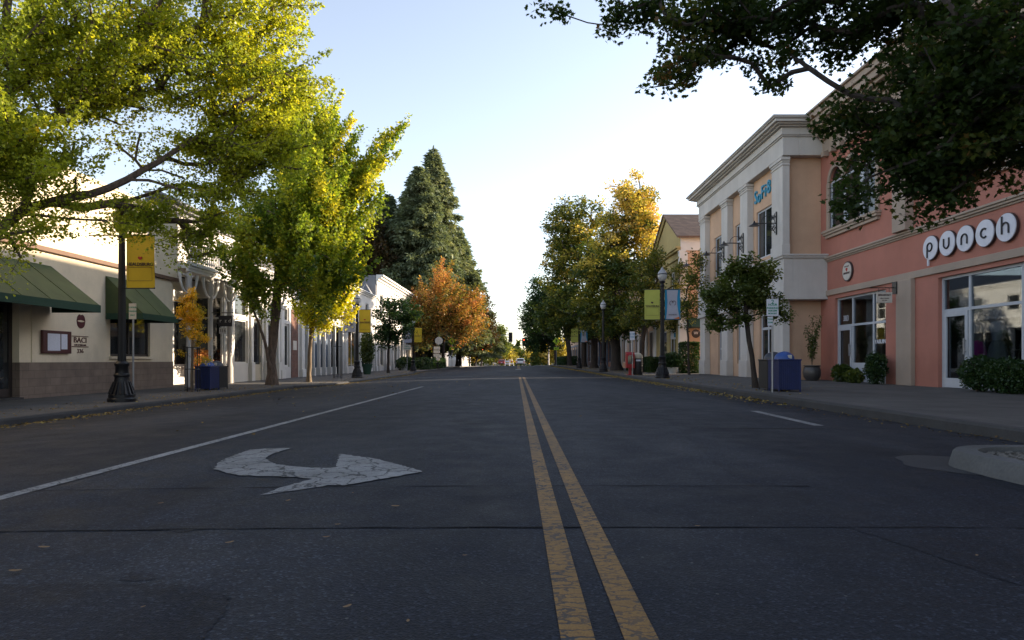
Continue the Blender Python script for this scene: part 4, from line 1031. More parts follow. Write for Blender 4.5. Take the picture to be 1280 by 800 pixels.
# ================================================================== RIGHT: further shopfronts
def far_shop(name, label, xf, y0, y1, h, wm, tm, n, depth=14, gm=M['glass'], zb=None, side=-1, door=0):
    zz = long_z((y0+y1)/2) + (RIGHT_Z if side < 0 else LEFT_Z)
    o = thing(name, label, 'shop', (xf, (y0+y1)/2, zz)); bw = (y1-y0)/n
    hl = [(y0+bw*k+.4, y0+bw*(k+1)-.4, zz+(.5 if k != door else 0), zz+2.8) for k in range(n)]
    hu = [(y0+bw*k+.9, y0+bw*(k+1)-.9, zz+4.2, zz+min(h-1, 5.8)) for k in range(n)] if h > 5.6 else []
    mb = MB(); xi = xf-side*.3; xb = xf-side*depth
    wall_openings(mb, min(xf, xi), max(xf, xi), y0, y1, zz-.3, zz+h, hl+hu)
    mb.box(xi, xb, y0, y0+.3, zz-.3, zz+h); mb.box(xi, xb, y1-.3, y1, zz-.3, zz+h); mb.box(xb, xb-side*.3, y0, y1, zz-.3, zz+h); mb.build('wall', wm, o)
    MB().box(xi, xb, y0+.3, y1-.3, zz+h-.5, zz+h-.4).build('roof', M['darkroof'], o)
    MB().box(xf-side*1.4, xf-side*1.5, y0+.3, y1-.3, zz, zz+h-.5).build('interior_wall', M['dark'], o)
    cornice(o, side, xf, y0, y1, zz+h-.02, ((.15, .1), (.12, .22)), tm, 'cornice'); cornice(o, side, xf, y0+.02, y1-.02, zz+3.2, ((.3, .08),), tm, 'band')
    for k, (a, b, c, d) in enumerate(hl): window(o, side, xf, a, b, c, d, tm, gm, .09, vs=((a+b)/2,), name='door' if k == door else 'window', kick=.3 if k == door else 0)
    for a, b, c, d in hu: window(o, side, xf, a, b, c, d, tm, gm, .08, hs=((c+d)/2,))
    for k in range(n+1):
        y = min(max(y0+bw*k, y0+.2), y1-.2); MB().box(xf+side*.002, xf+side*.12, y-.2, y+.2, zz, zz+3.18).build('pilaster', tm, o)
    return o
far_shop('tan_shop', 'tan shop with pale pilasters half hidden behind bushes and trunks on the right', 9.6, 46.8, 62, 7.8, M['tan'], M['stone'], 5)  # unseen upper part made taller to shade the facades across the street
far_shop('brick_shop', 'dark red brick shop behind the yellow-leaved tree on the right', 9.8, 62.3, 80, 8.0, M['brick'], M['bluegrey'], 5)  # hidden height likewise raised to cast shade on the left shopfronts
far_shop('dark_shop', 'dark brick shop in deep shade beyond the crossing sign on the right', 9.9, 80.3, 108, 5.4, M['brick'], M['grey_wall'], 6)
far_shop('low_tan_shop', 'low tan building near the traffic signals at the far right', 10.5, 112, 132, 4.6, M['tan'], M['grey_wall'], 4)
# blocks seen past the roofs are not visible; nothing built there

# ================================================================== foliage
LEAF = {
 'kite': (np.array([(0,0,0),(.42,.55,.10),(0,1,0),(-.42,.55,.10)], float), [(0,1,2,3)]),
 'fan': (np.array([(0,0,0),(.55,.62,.08),(.28,.98,.02),(0,.80,.0),(-.28,.98,.02),(-.55,.62,.08)], float), [(0,1,2,3,4,5)]),
 'star': (np.array([(0,0,0),(.22,.18,.03),(.62,.16,.06),(.40,.42,.02),(.66,.74,.07),(.28,.68,.0),(0,1.12,-.03),(-.28,.68,0),(-.66,.74,.07),(-.40,.42,.02),(-.62,.16,.06),(-.22,.18,.03)], float), [(0,1,2,3,4,5,6,7,8,9,10,11)]),
 'spray': (np.array([(0,0,0),(.16,.3,.05),(.10,.75,-.03),(0,1,-.12),(-.10,.75,-.03),(-.16,.3,.05)], float), [(0,1,2,3,4,5)]),
}
def leaves(name, mat_, parent, pos, size, tint, shape='kite', rng=None, droop=.3, flat=.6, ydir=None, jitter=.35, loc=None):
    """one leaf mesh: pos (N,3) world; size N; tint N"""
    tv, tf = LEAF[shape]; n = len(pos); k = len(tv)
    nz = rng.normal(size=(n, 3)); nz[:, 2] = np.abs(nz[:, 2]) + flat; nz /= np.linalg.norm(nz, axis=1)[:, None]
    yd = rng.normal(size=(n, 3)) * (1 if ydir is None else jitter)
    if ydir is not None: yd += ydir
    yd[:, 2] -= droop
    yd -= (yd*nz).sum(1)[:, None]*nz; yd /= (np.linalg.norm(yd, axis=1)[:, None]+1e-9)
    xd = np.cross(yd, nz)
    sz = size*(.7+.6*rng.random(n))
    V = pos[:, None, :] + sz[:, None, None]*(tv[None, :, 0, None]*xd[:, None, :] + tv[None, :, 1, None]*yd[:, None, :] + tv[None, :, 2, None]*nz[:, None, :])
    o0 = np.array(worldloc(parent) if parent is not None else Vector(loc or (0,0,0)))
    V = (V - o0).reshape(-1, 3)
    me = bpy.data.meshes.new(name)
    nl = len(tf[0]); me.vertices.add(n*k); me.loops.add(n*nl); me.polygons.add(n)
    me.vertices.foreach_set('co', V.astype(np.float32).ravel())
    idx = (np.array(tf[0])[None, :] + (np.arange(n)*k)[:, None]).ravel()
    me.loops.foreach_set('vertex_index', idx.astype(np.int32))
    me.polygons.foreach_set('loop_start', (np.arange(n)*nl).astype(np.int32))
    me.update(calc_edges=True)
    at = me.attributes.new('tint', 'FLOAT', 'POINT'); at.data.foreach_set('value', np.repeat(np.clip(tint, 0, 1), k).astype(np.float32))
    me.materials.append(mat_)
    o = bpy.data.objects.new(name, me); C.objects.link(o)
    if parent is not None: o.parent = parent
    else: o.location = Vector(loc or (0,0,0))
    return o

def tree(name, label, base, trunk, tr, lobes, clumps, lmat, bmat, leaf=.1, per=60, sig=.35, elong=0.0, up=.25, shape='kite', seed=1, group=None, cat='tree',
         tipr=.008, droop=.3, flat=.6, bias=.5, tintbias=0.0, hi=0.0, along=False, fork=.55, crown='crown', clump_tint=.5, minr=.006, plume=None, limbs=()):
    """trunk: list of points above base (world). lobes: (cx,cy,cz,rx,ry,rz[,weight[,tint]])"""
    rng = np.random.default_rng(seed)
    th = thing(name, label, cat, base, group)
    nodes_ = [np.array(base, float)]; par = [-1]; 
    def addpath(i0, pts):
        i = i0
        for p in pts: nodes_.append(np.array(p, float)); par.append(i); i = len(nodes_)-1
        return i
    tp = [np.array(base, float)] + [np.array(p, float) for p in trunk]
    chain = []
    for a, b in zip(tp, tp[1:]):
        k = max(2, int(np.linalg.norm(b-a)/.35)); chain += [a+(b-a)*j/k + rng.normal(size=3)*(.012 if j < k else 0) for j in range(1, k+1)]
    paths = []
    last = addpath(0, chain); paths.append([0]+list(range(1, last+1)))
    first_ok = int(len(nodes_)*fork); fixed = {}
    for lp, ra_, rb_ in limbs:
        pts = [np.array((PX(p, y_), y_, PZ(q, y_))) for p, q, y_ in lp]; dn = []
        for a_, b_ in zip(pts, pts[1:]):
            k = max(2, int(np.linalg.norm(b_-a_)/.3)); dn += [a_+(b_-a_)*j/k+rng.normal(size=3)*.015 for j in range(k)]
        dn.append(pts[-1]); i0 = int(np.argmin([np.linalg.norm(x-dn[0]) for x in nodes_])); n0 = len(nodes_)
        addpath(i0, dn); ids = [i0]+list(range(n0, len(nodes_))); paths.append(ids)
        for q, i in enumerate(ids[1:]): fixed[i] = ra_+(rb_-ra_)*q/(len(ids)-1)
    L = np.array([l[:6] for l in lobes], float); wt = np.array([(l[6] if len(l) > 6 else 1)*(l[3]*l[4]*l[5])**(2/3) for l in lobes]); wt /= wt.sum()
    lt = np.array([l[7] if len(l) > 7 else 0 for l in lobes])
    ki = rng.choice(len(lobes), clumps, p=wt); d = rng.normal(size=(clumps, 3)); d /= np.linalg.norm(d, axis=1)[:, None]
    A = L[ki, :3] + d*(rng.random(clumps)**bias)[:, None]*L[ki, 3:6]
    topn = nodes_[last]
    order = np.argsort(np.linalg.norm(A-topn, axis=1))
    plen = [0.0]
    for i in range(1, len(nodes_)): plen.append(plen[par[i]]+np.linalg.norm(nodes_[i]-nodes_[par[i]]))
    P = np.zeros((60000, 3)); P[:len(nodes_)] = nodes_; PL = np.zeros(60000); PL[:len(nodes_)] = plen; cnt = len(nodes_)
    PAR = np.full(60000, -1); PAR[:cnt] = par
    cd, csrc, cl = [], [], []
    for oi in order:
        a = A[oi]
        dd = np.linalg.norm(P[first_ok:cnt]-a, axis=1)
        below = np.maximum(0, P[first_ok:cnt, 2]-a[2])
        cost = dd + .22*PL[first_ok:cnt] + .9*below
        j = int(np.argmin(cost)) + first_ok; s = P[j]; dist = np.linalg.norm(a-s)
        if dist < .05: continue
        pd = s-P[PAR[j]] if PAR[j] >= 0 else np.array((0,0,1.)); pd = pd/(np.linalg.norm(pd)+1e-9)
        m = s + (pd*.35 + (a-s)/dist*.5 + np.array((0,0,up)))*dist*.5
        k = max(2, int(dist/.3)); ids = [j]
        for q in range(1, k+1):
            t = q/k; p = (1-t)**2*s+2*t*(1-t)*m+t*t*a + (rng.normal(size=3)*.02*dist**.5 if q < k else 0)
            P[cnt] = p; PAR[cnt] = ids[-1]; PL[cnt] = PL[ids[-1]]+np.linalg.norm(p-P[ids[-1]]); ids.append(cnt); cnt += 1
        paths.append(ids); dr = a-P[ids[-2]]; cd.append(dr/(np.linalg.norm(dr)+1e-9)); cl.append((s, m, a, dist)); csrc.append(oi)
    # pipe model
    rad = np.zeros(cnt); E = 2.35
    acc = np.zeros(cnt)
    for i in range(cnt-1, 0, -1):
        if acc[i] == 0: acc[i] = tipr**E
        acc[PAR[i]] += acc[i]
    rad = acc**(1/E)
    sc = tr/rad[0]; rad = np.maximum(rad*sc, minr)
    rad = np.minimum(rad, tr)
    for i, v in fixed.items(): rad[i] = v
    tb = MB()
    for n_, ids in enumerate(paths):
        pts = [tuple(P[i]) for i in ids]; rr = [float(rad[i]) for i in ids]
        if n_ == 0:
            for q, i in enumerate(ids):
                h = P[i][2]-base[2]; rr[q] = rr[q]*(1+.55*math.exp(-h/.22))
        else: rr[0] = rr[1]
        if len(pts) >= 2: tb.tube(pts, rr, 12 if n_ == 0 else (7 if rr[0] > .05 else (5 if rr[0] > .02 else 3)), cap=False)
    tb.build('trunk', bmat, th, smooth=True)
    # leaves
    pos, tint, ydir = [], [], []; pl_tw = MB()
    for (s, m, a, dist), dr, oi in zip(cl, cd, csrc):
        n = int(per*(.6+.8*rng.random()))
        if plume:
            rd = np.array((a[0]-topn[0], a[1]-topn[1], 0.)); rd /= (np.linalg.norm(rd)+.6)
            dp = rd + np.array((0, 0, plume[1])) + rng.normal(size=3)*.28; dp /= np.linalg.norm(dp)
            t = rng.random((n, 1))**.85; ln_ = plume[0]*(.6+.7*rng.random())
            p = a + dp*(t-.45)*ln_ + np.array((0, 0, -.06))*np.sin(t*3.1)*ln_ + rng.normal(size=(n, 3))*sig*(1.05-.85*t)
            near = rng.random(n) < .22; tt = 1-rng.random((n, 1))*min(1, 1.2/max(dist, .1))
            q = (1-tt)**2*s+2*tt*(1-tt)*m+tt*tt*a + rng.normal(size=(n, 3))*sig*.7
            p[near] = q[near]; yd = rng.normal(size=(n, 3))*.5 + dp
            pl_tw.tube([tuple(a-dp*.3*ln_), tuple(a+dp*.1*ln_), tuple(a+dp*.5*ln_)], [minr*1.6, minr*1.2, minr*.6], 3, cap=False)
        elif along:
            t = 1-rng.random(n)**1.0*min(1, 1.6/max(dist, .1)); t = t[:, None]
            p = (1-t)**2*s+2*t*(1-t)*m+t*t*a
            ext = rng.random((n, 1)) < .35
            p = np.where(ext, a + dr*rng.random((n, 1))*elong, p)
            wv = sig*(.35+.65*rng.random((n, 1)))
            p = p + rng.normal(size=(n, 3))*wv
            yd = rng.normal(size=(n, 3))*.5 + dr
        else:
            g = rng.normal(size=(n, 3)); g = g/np.linalg.norm(g, axis=1)[:, None]*(rng.random(n)**.5)[:, None]*sig*1.5*(.7+.6*rng.random())
            g[:, 2] *= .75
            p = a + g + dr*(rng.random((n, 1))-.4)*elong
            yd = g/sig + rng.normal(size=(n, 3))*.6
        ct = rng.normal()*.17*clump_tint*2
        base_t = .42 + tintbias + ct + lt[ki[oi]] + hi*((a[2]-topn[2])/6)
        pos.append(p); tint.append(base_t + rng.normal(size=n)*.13); ydir.append(yd)
    pos = np.concatenate(pos); tint = np.concatenate(tint); ydir = np.concatenate(ydir)
    if pl_tw.v: pl_tw.build('twigs', bmat, th)
    keep = pos[:, 2] > base[2]+.05; pos, tint, ydir = pos[keep], tint[keep], ydir[keep]
    leaves(crown, lmat, th, pos, leaf, tint, shape, rng, droop, flat, ydir)
    return th

def LB(px, py, y, rpx, rpy, ry, wt=1, t=0):
    """lobe from its picture centre and half-extents at street distance y"""
    return (PX(px, y), y, PZ(py, y), rpx*y/F, ry, rpy*y/F, wt, t)

GL, GR = LEFT_Z, RIGHT_Z
# --- big ginkgo at the left edge
tree('ginkgo_tree', 'big ginkgo arching in from the left edge over the green awnings, turning yellow', (-9.5, 11.6, GL), [(-9.5, 11.6, 1.6), (-9.35, 11.6, 3.0), (-9.1, 11.6, 5.2), (-8.9, 11.6, 7.6)], .24,
     [LB(50, 40, 11.5, 150, 120, 1.3, 1.0), LB(30, 205, 11.2, 84, 84, .9, 1.6, -.1), LB(200, 50, 12.2, 120, 100, 1.2, 1, .02), LB(300, 80, 12.8, 70, 110, 1.0, 1, .04), LB(318, 175, 13.4, 66, 66, .9, 1.0, -.06), LB(352, 115, 13.2, 38, 60, .7, .6, .08),
      LB(270, 225, 13.6, 62, 48, .8, .9, -.12), LB(120, 120, 12, 85, 45, 1.1, .7, .06), LB(230, -110, 12, 230, 100, 2.2, .35), LB(-80, 150, 11, 100, 140, 1.4, .35), LB(350, 20, 13, 36, 45, .9, .5, .05), LB(100, 258, 11.6, 46, 28, .5, .35, -.12), LB(215, 252, 12.6, 25, 28, .4, .45, -.15), LB(255, 290, 14, 46, 34, .7, .9, -.15), LB(265, 185, 13.2, 70, 36, .9, .8, -.05), LB(175, 165, 12.4, 40, 26, .7, .4), LB(166, 278, 12.8, 34, 26, .4, .9, -.1), LB(150, 262, 13.2, 22, 22, .3, 1.0, -.05), LB(12, 295, 11, 40, 36, .6, .6, -.1)],
     720, M['leafG'], M['barkG'], leaf=.046, per=225, sig=.125, elong=.55, up=.02, shape='fan', seed=11, along=True, tipr=.007, bias=.8, clump_tint=.5, fork=.45, flat=.3, minr=.005, plume=(1.1, .35), tintbias=.0,
     limbs=[([(-30, 310, 11.5), (30, 262, 11.6), (90, 247, 11.8), (135, 236, 12), (180, 214, 12.4), (215, 190, 12.7), (268, 160, 13.1)], .10, .028),
            ([(-40, 215, 11.6), (-8, 178, 11.5), (4, 140, 11.5), (16, 90, 11.6), (8, 40, 11.6), (12, -30, 11.7)], .11, .05),
            ([(16, 92, 11.6), (60, 92, 11.7), (120, 88, 12.0), (175, 72, 12.3), (235, 36, 12.6)], .05, .02),
            ([(-10, 180, 11.5), (50, 152, 11.6), (88, 134, 11.8), (140, 128, 12.1), (200, 110, 12.4)], .06, .02)])
# --- second ginkgo
tree('ginkgo_tree', 'tall green-gold ginkgo with spear-like side branches standing left of the young yellow tree', (-9.3, 26, GL), [(-9.3, 26.0, 1.2), (-9.15, 26, 2.6), (-9.0, 26, 4.6), (-8.75, 26, 7.4), (-8.4, 26, 9.4)], .17,
     [LB(395, 240, 26, 52, 90, 2.6, 1.1), LB(350, 295, 25.6, 52, 76, 2.0, 1.0, -.03), LB(400, 330, 26, 48, 60, 2.2, 1, -.05), LB(375, 170, 26, 38, 52, 1.8, .8, .05), LB(428, 250, 26.4, 30, 70, 1.4, .9, .05), LB(455, 215, 26.6, 22, 45, .9, .55, .1),
      LB(482, 185, 26.6, 16, 26, .5, .5, .12), LB(492, 168, 26.6, 5, 9, .2, .35, .15), LB(470, 240, 26.6, 16, 16, .5, .4, .1), LB(330, 362, 25.2, 38, 22, 1.2, .6, -.1), LB(308, 330, 25.2, 26, 40, 1.0, .5, -.1), LB(405, 150, 26, 16, 36, .8, .25, .1), LB(440, 170, 26, 12, 36, .5, .22, .1), LB(455, 280, 26.6, 18, 30, .8, .4, .1)],
     430, M['leafG2'], M['barkG'], leaf=.095, per=260, sig=.20, elong=.9, up=.45, shape='fan', limbs=[([(341, 468, 25.9), (336, 450, 25.8), (330, 425, 25.7), (322, 400, 25.6), (312, 375, 25.5)], .075, .03)], seed=23, along=True, tipr=.009, bias=.6, clump_tint=.6, fork=.5, flat=.3, plume=(1.9, 1.05), tintbias=.12)
# --- young yellow ginkgo
tree('young_ginkgo_tree', 'young bright yellow ginkgo with a thin straight trunk at the kerb', (-8.95, 29.5, GL), [(-8.9, 29.5, 1.4), (-8.8, 29.5, 2.6), (-8.6, 29.5, 4.4)], .085,
     [LB(400, 385, 29.5, 34, 24, 1.0), LB(418, 358, 29.5, 30, 34, 1.0), LB(436, 335, 29.6, 14, 26, .6, .6), LB(392, 405, 29.3, 20, 14, .6, .6), LB(432, 395, 29.5, 18, 12, .6, .6)],
     120, M['leafY'], M['barkL'], leaf=.09, per=110, sig=.15, elong=.35, up=.3, shape='fan', seed=5, along=True, tipr=.006, fork=.6, flat=.3, clump_tint=.6, plume=(1.0, .6))
# --- amber sapling in a guard
tree('amber_sapling', 'small amber sapling inside a black metal guard beside the blue bin', (-9.72, 20.5, GL), [(-9.72, 20.5, .9), (-9.70, 20.5, 1.8), (-9.72, 20.5, 2.6)], .035,
     [LB(240, 392, 20.5, 15, 24, .36), LB(236, 370, 20.5, 8, 13, .2, .6), LB(244, 418, 20.5, 15, 14, .34, .8), LB(226, 438, 20.5, 6, 9, .15, .5, -.3), LB(252, 448, 20.5, 8, 9, .2, .35, -.25)],
     70, M['leafA'], M['barkL'], leaf=.045, per=95, sig=.10, elong=.15, up=.3, shape='kite', seed=8, tipr=.004, fork=.35, minr=.003)
# --- dark green street tree
tree('street_tree', 'dark green leafy street tree on a thin trunk between the two left banner lamps', (-9.35, 50, GL), [(-9.35, 50, 1.6), (-9.3, 50, 3.2), (-9.2, 50, 4.9)], .09,
     [LB(495, 402, 50, 27, 30, 1.6), LB(480, 420, 50, 18, 18, 1.2), LB(487, 378, 50, 10, 16, .7, .7), LB(512, 392, 50, 14, 18, 1)],
     120, M['leafF'], M['barkD'], leaf=.16, per=60, sig=.30, up=.2, seed=15, tipr=.01)
# --- orange maple
tree('maple_tree', 'orange and rust coloured maple glowing above the street on the left', (-9.2, 77, GL), [(-9.2, 77, 2.0), (-9.1, 77, 4.0), (-8.9, 77, 7.0)], .24,
     [LB(555, 385, 77, 40, 32, 3.5, 1, .02), LB(528, 400, 76, 28, 24, 3, 1, .0), LB(582, 395, 78, 26, 28, 3, 1, .05), LB(556, 350, 77, 18, 18, 2, .6, .15), LB(524, 372, 77, 16, 18, 2, .5, .15), LB(590, 372, 78, 13, 14, 1.6, .45, .15), LB(524, 418, 76, 24, 13, 3, .6, -.25), LB(584, 416, 77, 22, 12, 3, .5, -.2)],
     430, M['leafO'], M['barkD'], leaf=.20, per=85, sig=.42, up=.35, seed=31, tipr=.012, clump_tint=.9, plume=(2.3, 1.1))
# --- darker trees beyond the maple
tree('broadleaf_tree', 'dark russet tree just behind the orange maple, nearer the road', (-8.6, 100, GL), [(-8.5, 100, 3.0), (-8, 100, 6.0)], .25,
     [LB(600, 398, 100, 19, 36, 3), LB(585, 430, 99, 26, 20, 3), LB(610, 420, 100, 13, 24, 2.4)],
     220, M['leafR'], M['barkD'], leaf=.28, per=50, sig=.5, up=.25, seed=41, tipr=.015)
tree('broadleaf_tree', 'dark shade tree hanging low behind the left crossing sign', (-9.4, 88, GL), [(-9.4, 88, 2.4), (-9.2, 88, 4.5)], .22,
     [LB(545, 430, 96, 36, 14, 3), LB(578, 424, 95, 20, 16, 3), LB(520, 430, 87, 18, 16, 2)],
     150, M['leafF'], M['barkD'], leaf=.24, per=55, sig=.45, up=.2, seed=42, tipr=.015, tintbias=-.1)
tree('broadleaf_tree', 'sunlit yellow-green tree beside the signal mast far down the left', (-8.2, 160, long_z(160)+GL), [(-7.8, 160, 2.5), (-6.5, 160, 5)], .22,
     [LB(622, 424, 160, 13, 16, 3), LB(610, 436, 160, 14, 13, 3), LB(630, 434, 160, 9, 10, 2.4), LB(628, 413, 160, 7, 9, 2, .6)],
     150, M['leafL'], M['barkD'], leaf=.42, per=45, sig=.6, seed=43, tintbias=.35, tipr=.02)
tree('broadleaf_tree', 'small orange-yellow tree with a leaning trunk below the left signal', (-8.4, 138, long_z(138)+GL), [(-7.6, 138, 2.0), (-7.2, 138, 3.4)], .18,
     [LB(606, 432, 138, 14, 12, 2), LB(594, 440, 138, 9, 8, 2)], 80, M['leafA'], M['barkD'], leaf=.34, per=45, sig=.45, seed=44, tintbias=-.2, tipr=.02)

# --- right side
tree('street_tree', 'small green street tree beside the blue and black bins on the right', (6.32, 18, GR), [(6.22, 18, 1.0), (6.10, 18, 1.75), (6.05, 18, 2.5)], .062,
     [LB(935, 345, 18, 32, 26, .6, 1, .1), LB(915, 375, 18, 34, 32, .7), LB(950, 375, 18, 26, 30, .6), LB(900, 400, 18, 18, 16, .4, .7), LB(975, 390, 17.9, 14, 14, .3, .5), LB(890, 365, 18, 12, 14, .3, .5), LB(928, 330, 18, 16, 14, .4, .6, .15)],
     170, M['leafL'], M['barkD'], leaf=.075, per=85, sig=.135, up=.25, seed=51, tipr=.006, fork=.7, tintbias=.10, minr=.004, droop=.6)
tree('broadleaf_tree', 'tall yellow-green tree with sunlight coloured gold into its top leaves and a thick leaning trunk on the right sidewalk', (7.0, 47.5, GR), [(6.9, 47.5, 2.0), (6.5, 47.6, 4.0), (6.8, 48, 7.5), (7.6, 48, 10.5)], .34,
     [LB(790, 255, 48, 32, 38, 2.4, 1.1, .42), LB(775, 300, 48, 40, 40, 2.6, 1, .15), LB(808, 290, 48, 22, 36, 2, .8, .38), LB(760, 345, 47, 46, 36, 2.8, 1, -.1), LB(790, 345, 47.5, 36, 36, 2.4, .8, -.05), LB(745, 385, 47, 40, 26, 2.6, .8, -.25), LB(790, 395, 47, 34, 26, 2.4, .8, -.2), LB(815, 320, 48, 18, 22, 1.4, .5, 0), LB(765, 412, 46.5, 42, 13, 2.4, .7, -.3)],  # sunlight on the upper right crown is put into the lobe tints
     570, M['leafE'], M['barkD'], leaf=.165, per=75, sig=.34, up=.3, seed=61, tipr=.012, clump_tint=.8, elong=.3)
tree('broadleaf_tree', 'dark green and gold tree left of the tall tree with sun-coloured top leaves', (7.1, 62, GR), [(7.1, 62, 2.5), (6.9, 62, 5), (6.7, 62, 10)], .30,
     [LB(715, 285, 62, 34, 38, 3, 1, .0), LB(735, 330, 61, 40, 40, 3, 1, -.08), LB(700, 335, 62, 24, 40, 2.6, 1, .0), LB(705, 385, 61, 34, 30, 3, 1, -.25), LB(745, 270, 62, 18, 24, 2, .5, .05), LB(712, 408, 61, 40, 16, 2.6, .7, -.25)],
     480, M['leafE'], M['barkD'], leaf=.21, per=62, sig=.42, up=.3, seed=62, tipr=.014, clump_tint=.8, tintbias=-.1, elong=.3)
tree('broadleaf_tree', 'dark green tree reaching over the road in front of the right signals', (6.9, 88, GR), [(6.8, 88, 2.5), (6.2, 88, 6)], .3,
     [LB(688, 375, 88, 24, 30, 3), LB(672, 395, 94, 20, 30, 3, .9), LB(684, 425, 96, 22, 14, 2), LB(672, 362, 90, 12, 16, 2, .5)],
     260, M['leafF'], M['barkD'], leaf=.27, per=60, sig=.5, seed=63, tipr=.016, tintbias=.1)
tree('broadleaf_tree', 'loose dark tree at the far right edge of the open sky', (6.9, 118, long_z(118)+GR), [(6.8, 118, 2.5), (4.8, 118, 6)], .25,
     [LB(662, 395, 118, 12, 22, 2.4), LB(668, 425, 118, 14, 18, 3), LB(655, 412, 118, 6, 10, 1.4, .6)],
     130, M['leafF'], M['barkD'], leaf=.32, per=42, sig=.5, seed=64, tipr=.02, tintbias=.1)
tree('broadleaf_tree', 'dense low dark tree over the sidewalk behind the second pair of banners', (7.4, 74, GR), [(7.4, 74, 2.5), (7.2, 74, 4.5)], .26,
     [LB(735, 405, 73, 34, 22, 3), LB(722, 412, 75, 18, 15, 3)],
     160, M['leafR'], M['barkD'], leaf=.23, per=55, sig=.45, seed=65, tipr=.016, tintbias=-.2)
tree('broadleaf_tree', 'olive and brown tree behind the banner lamp on the right', (7.4, 40.5, GR), [(7.5, 40.5, 2.0), (7.8, 40.5, 3.6), (8.0, 40.5, 5.0)], .14,
     [LB(812, 355, 40.5, 28, 34, 1.4), LB(800, 395, 40.5, 32, 24, 1.6), LB(846, 392, 40, 34, 26, 1.4), LB(850, 350, 39, 16, 24, .8, .6), LB(822, 330, 40.5, 18, 22, 1, .6)],
     190, M['leafE'], M['barkD'], leaf=.13, per=60, sig=.27, seed=66, tintbias=-.22, tipr=.01)
tree('slender_tree', 'thin sparse olive-leaved tree in front of the white corner pilaster', (8.5, 33.5, GR), [(8.45, 33.5, 1.6), (8.4, 33.5, 3.4)], .05,
     [LB(868, 350, 33.5, 14, 24, .8), LB(858, 385, 33.5, 22, 18, .8), LB(874, 322, 33.5, 8, 14, .4, .5)],
     110, M['leafE'], M['barkD'], leaf=.10, per=26, sig=.22, seed=67, tintbias=-.15, tipr=.008)
# --- overhanging oak at the upper right; trunk stands beside the camera
tree('oak_tree', 'dark oak overhanging the top right corner in front of the pink building', (6.5, 4.2, GR), [(6.5, 4.2, 1.6), (6.4, 4.5, 3.0), (6.0, 5.4, 4.2)], .11,
     [LB(1200, 110, 8.4, 110, 90, 1.6, 1.3), LB(1230, 190, 8.2, 80, 52, 1.2, 1.2), LB(1128, 185, 8.6, 46, 58, 1.0, .9), LB(1150, 245, 8.4, 34, 32, .6, .9), LB(1072, 248, 8.6, 34, 26, .6, .42), LB(1068, 150, 8.8, 30, 38, .7, .35),
      LB(1120, 12, 9, 100, 42, 1.4, .8), LB(985, 28, 9.4, 85, 30, 1.0, .6), LB(965, 78, 9.3, 32, 34, .5, .3), LB(900, 25, 9.6, 85, 32, 1.0, .7), LB(800, 12, 9.9, 60, 22, .7, .55), LB(712, 2, 10, 34, 14, .4, .4), LB(855, 75, 9.6, 42, 32, .6, .45, .12), LB(825, 104, 9.6, 24, 18, .4, .3, .1), LB(975, 105, 9.2, 34, 34, .5, .45, .08), LB(1140, -70, 8.5, 220, 70, 2.0, .5)],
     640, M['leafD'], M['barkD'], leaf=.058, per=72, sig=.155, up=.02, shape='star', seed=71, tipr=.006, clump_tint=.6, fork=.5, elong=.12, minr=.0045, flat=.4, bias=.6)

# --- conifers
def conifer(name, label, x, y, zb, h, rmax, seed, n=420, mat_=None, tint=0.0, skirt=.12):
    rng = np.random.default_rng(seed); th = thing(name, label, 'tree', (x, y, zb), 'conifers behind the maple')
    MB().tube([(x, y, zb+h*t) for t in (0, .3, .6, .9, 1.0)], [h*.018, h*.014, h*.008, h*.003, .02], 10).build('trunk', M['barkD'], th, smooth=True)
    pos, yd, tn = [], [], []
    br = MB()
    for k in range(n):
        t = skirt + (1-skirt)*(rng.random()**.85); z = zb+h*t; a = rng.random()*2*math.pi
        ln = rmax*((1-t)**.68+.02)*(.65+.5*rng.random()); dirv = np.array((math.cos(a), math.sin(a), 0))
        m = max(8, int(ln*38)); u = rng.random(m)**.75
        sag = -.28*ln*u**1.5 + .10*ln*u**4
        side = np.array((-math.sin(a), math.cos(a), 0))
        wv = (1-u)*.30*ln + .28
        p = np.array((x, y, z)) + u[:, None]*ln*dirv + rng.normal(size=(m, 1))*.42*wv[:, None]*side
        p[:, 2] += sag + rng.normal(size=m)*.16
        pos.append(p); yd.append(np.tile(dirv*1.0, (m, 1)) + rng.normal(size=(m, 1))*.8*side + np.array((0, 0, -.35))); tn.append(np.full(m, .4+tint+rng.normal()*.14)+rng.normal(size=m)*.1)
        if k % 3 == 0: br.tube([(x, y, z), (x+dirv[0]*ln*.5, y+dirv[1]*ln*.5, z-.1*ln), (x+dirv[0]*ln*.9, y+dirv[1]*ln*.9, z-.2*ln)], [.06, .04, .02], 4)
    br.build('branches', M['barkD'], th)
    pos = np.concatenate(pos); yd = np.concatenate(yd); tn = np.concatenate(tn)
    leaves('crown', mat_ or M['needle'], th, pos, .62, tn, 'spray', rng, .25, .8, yd, jitter=.25)
    return th
def cx_(px, y): return PX(px, y)
conifer('redwood_tree', 'tallest redwood with a thin pointed top behind the maple', cx_(541, 98), 98, 0, (450-188)*98/F+.86, 8.4, 1, 520, tint=.12)
conifer('redwood_tree', 'dense blue-green conifer just left of and in front of the tallest redwood', cx_(524, 92), 92, 0, (450-210)*92/F+.86, 8.2, 2, 520, tint=-.05)
conifer('redwood_tree', 'shorter conifer on the right shoulder of the redwoods', cx_(574, 100), 100, 0, (450-288)*100/F+.86, 6.3, 3, 360, tint=.08)
conifer('redwood_tree', 'dark conifer on the left shoulder of the redwoods', cx_(486, 95), 95, 0, (450-245)*95/F+.86, 7.5, 4, 420, tint=-.18)
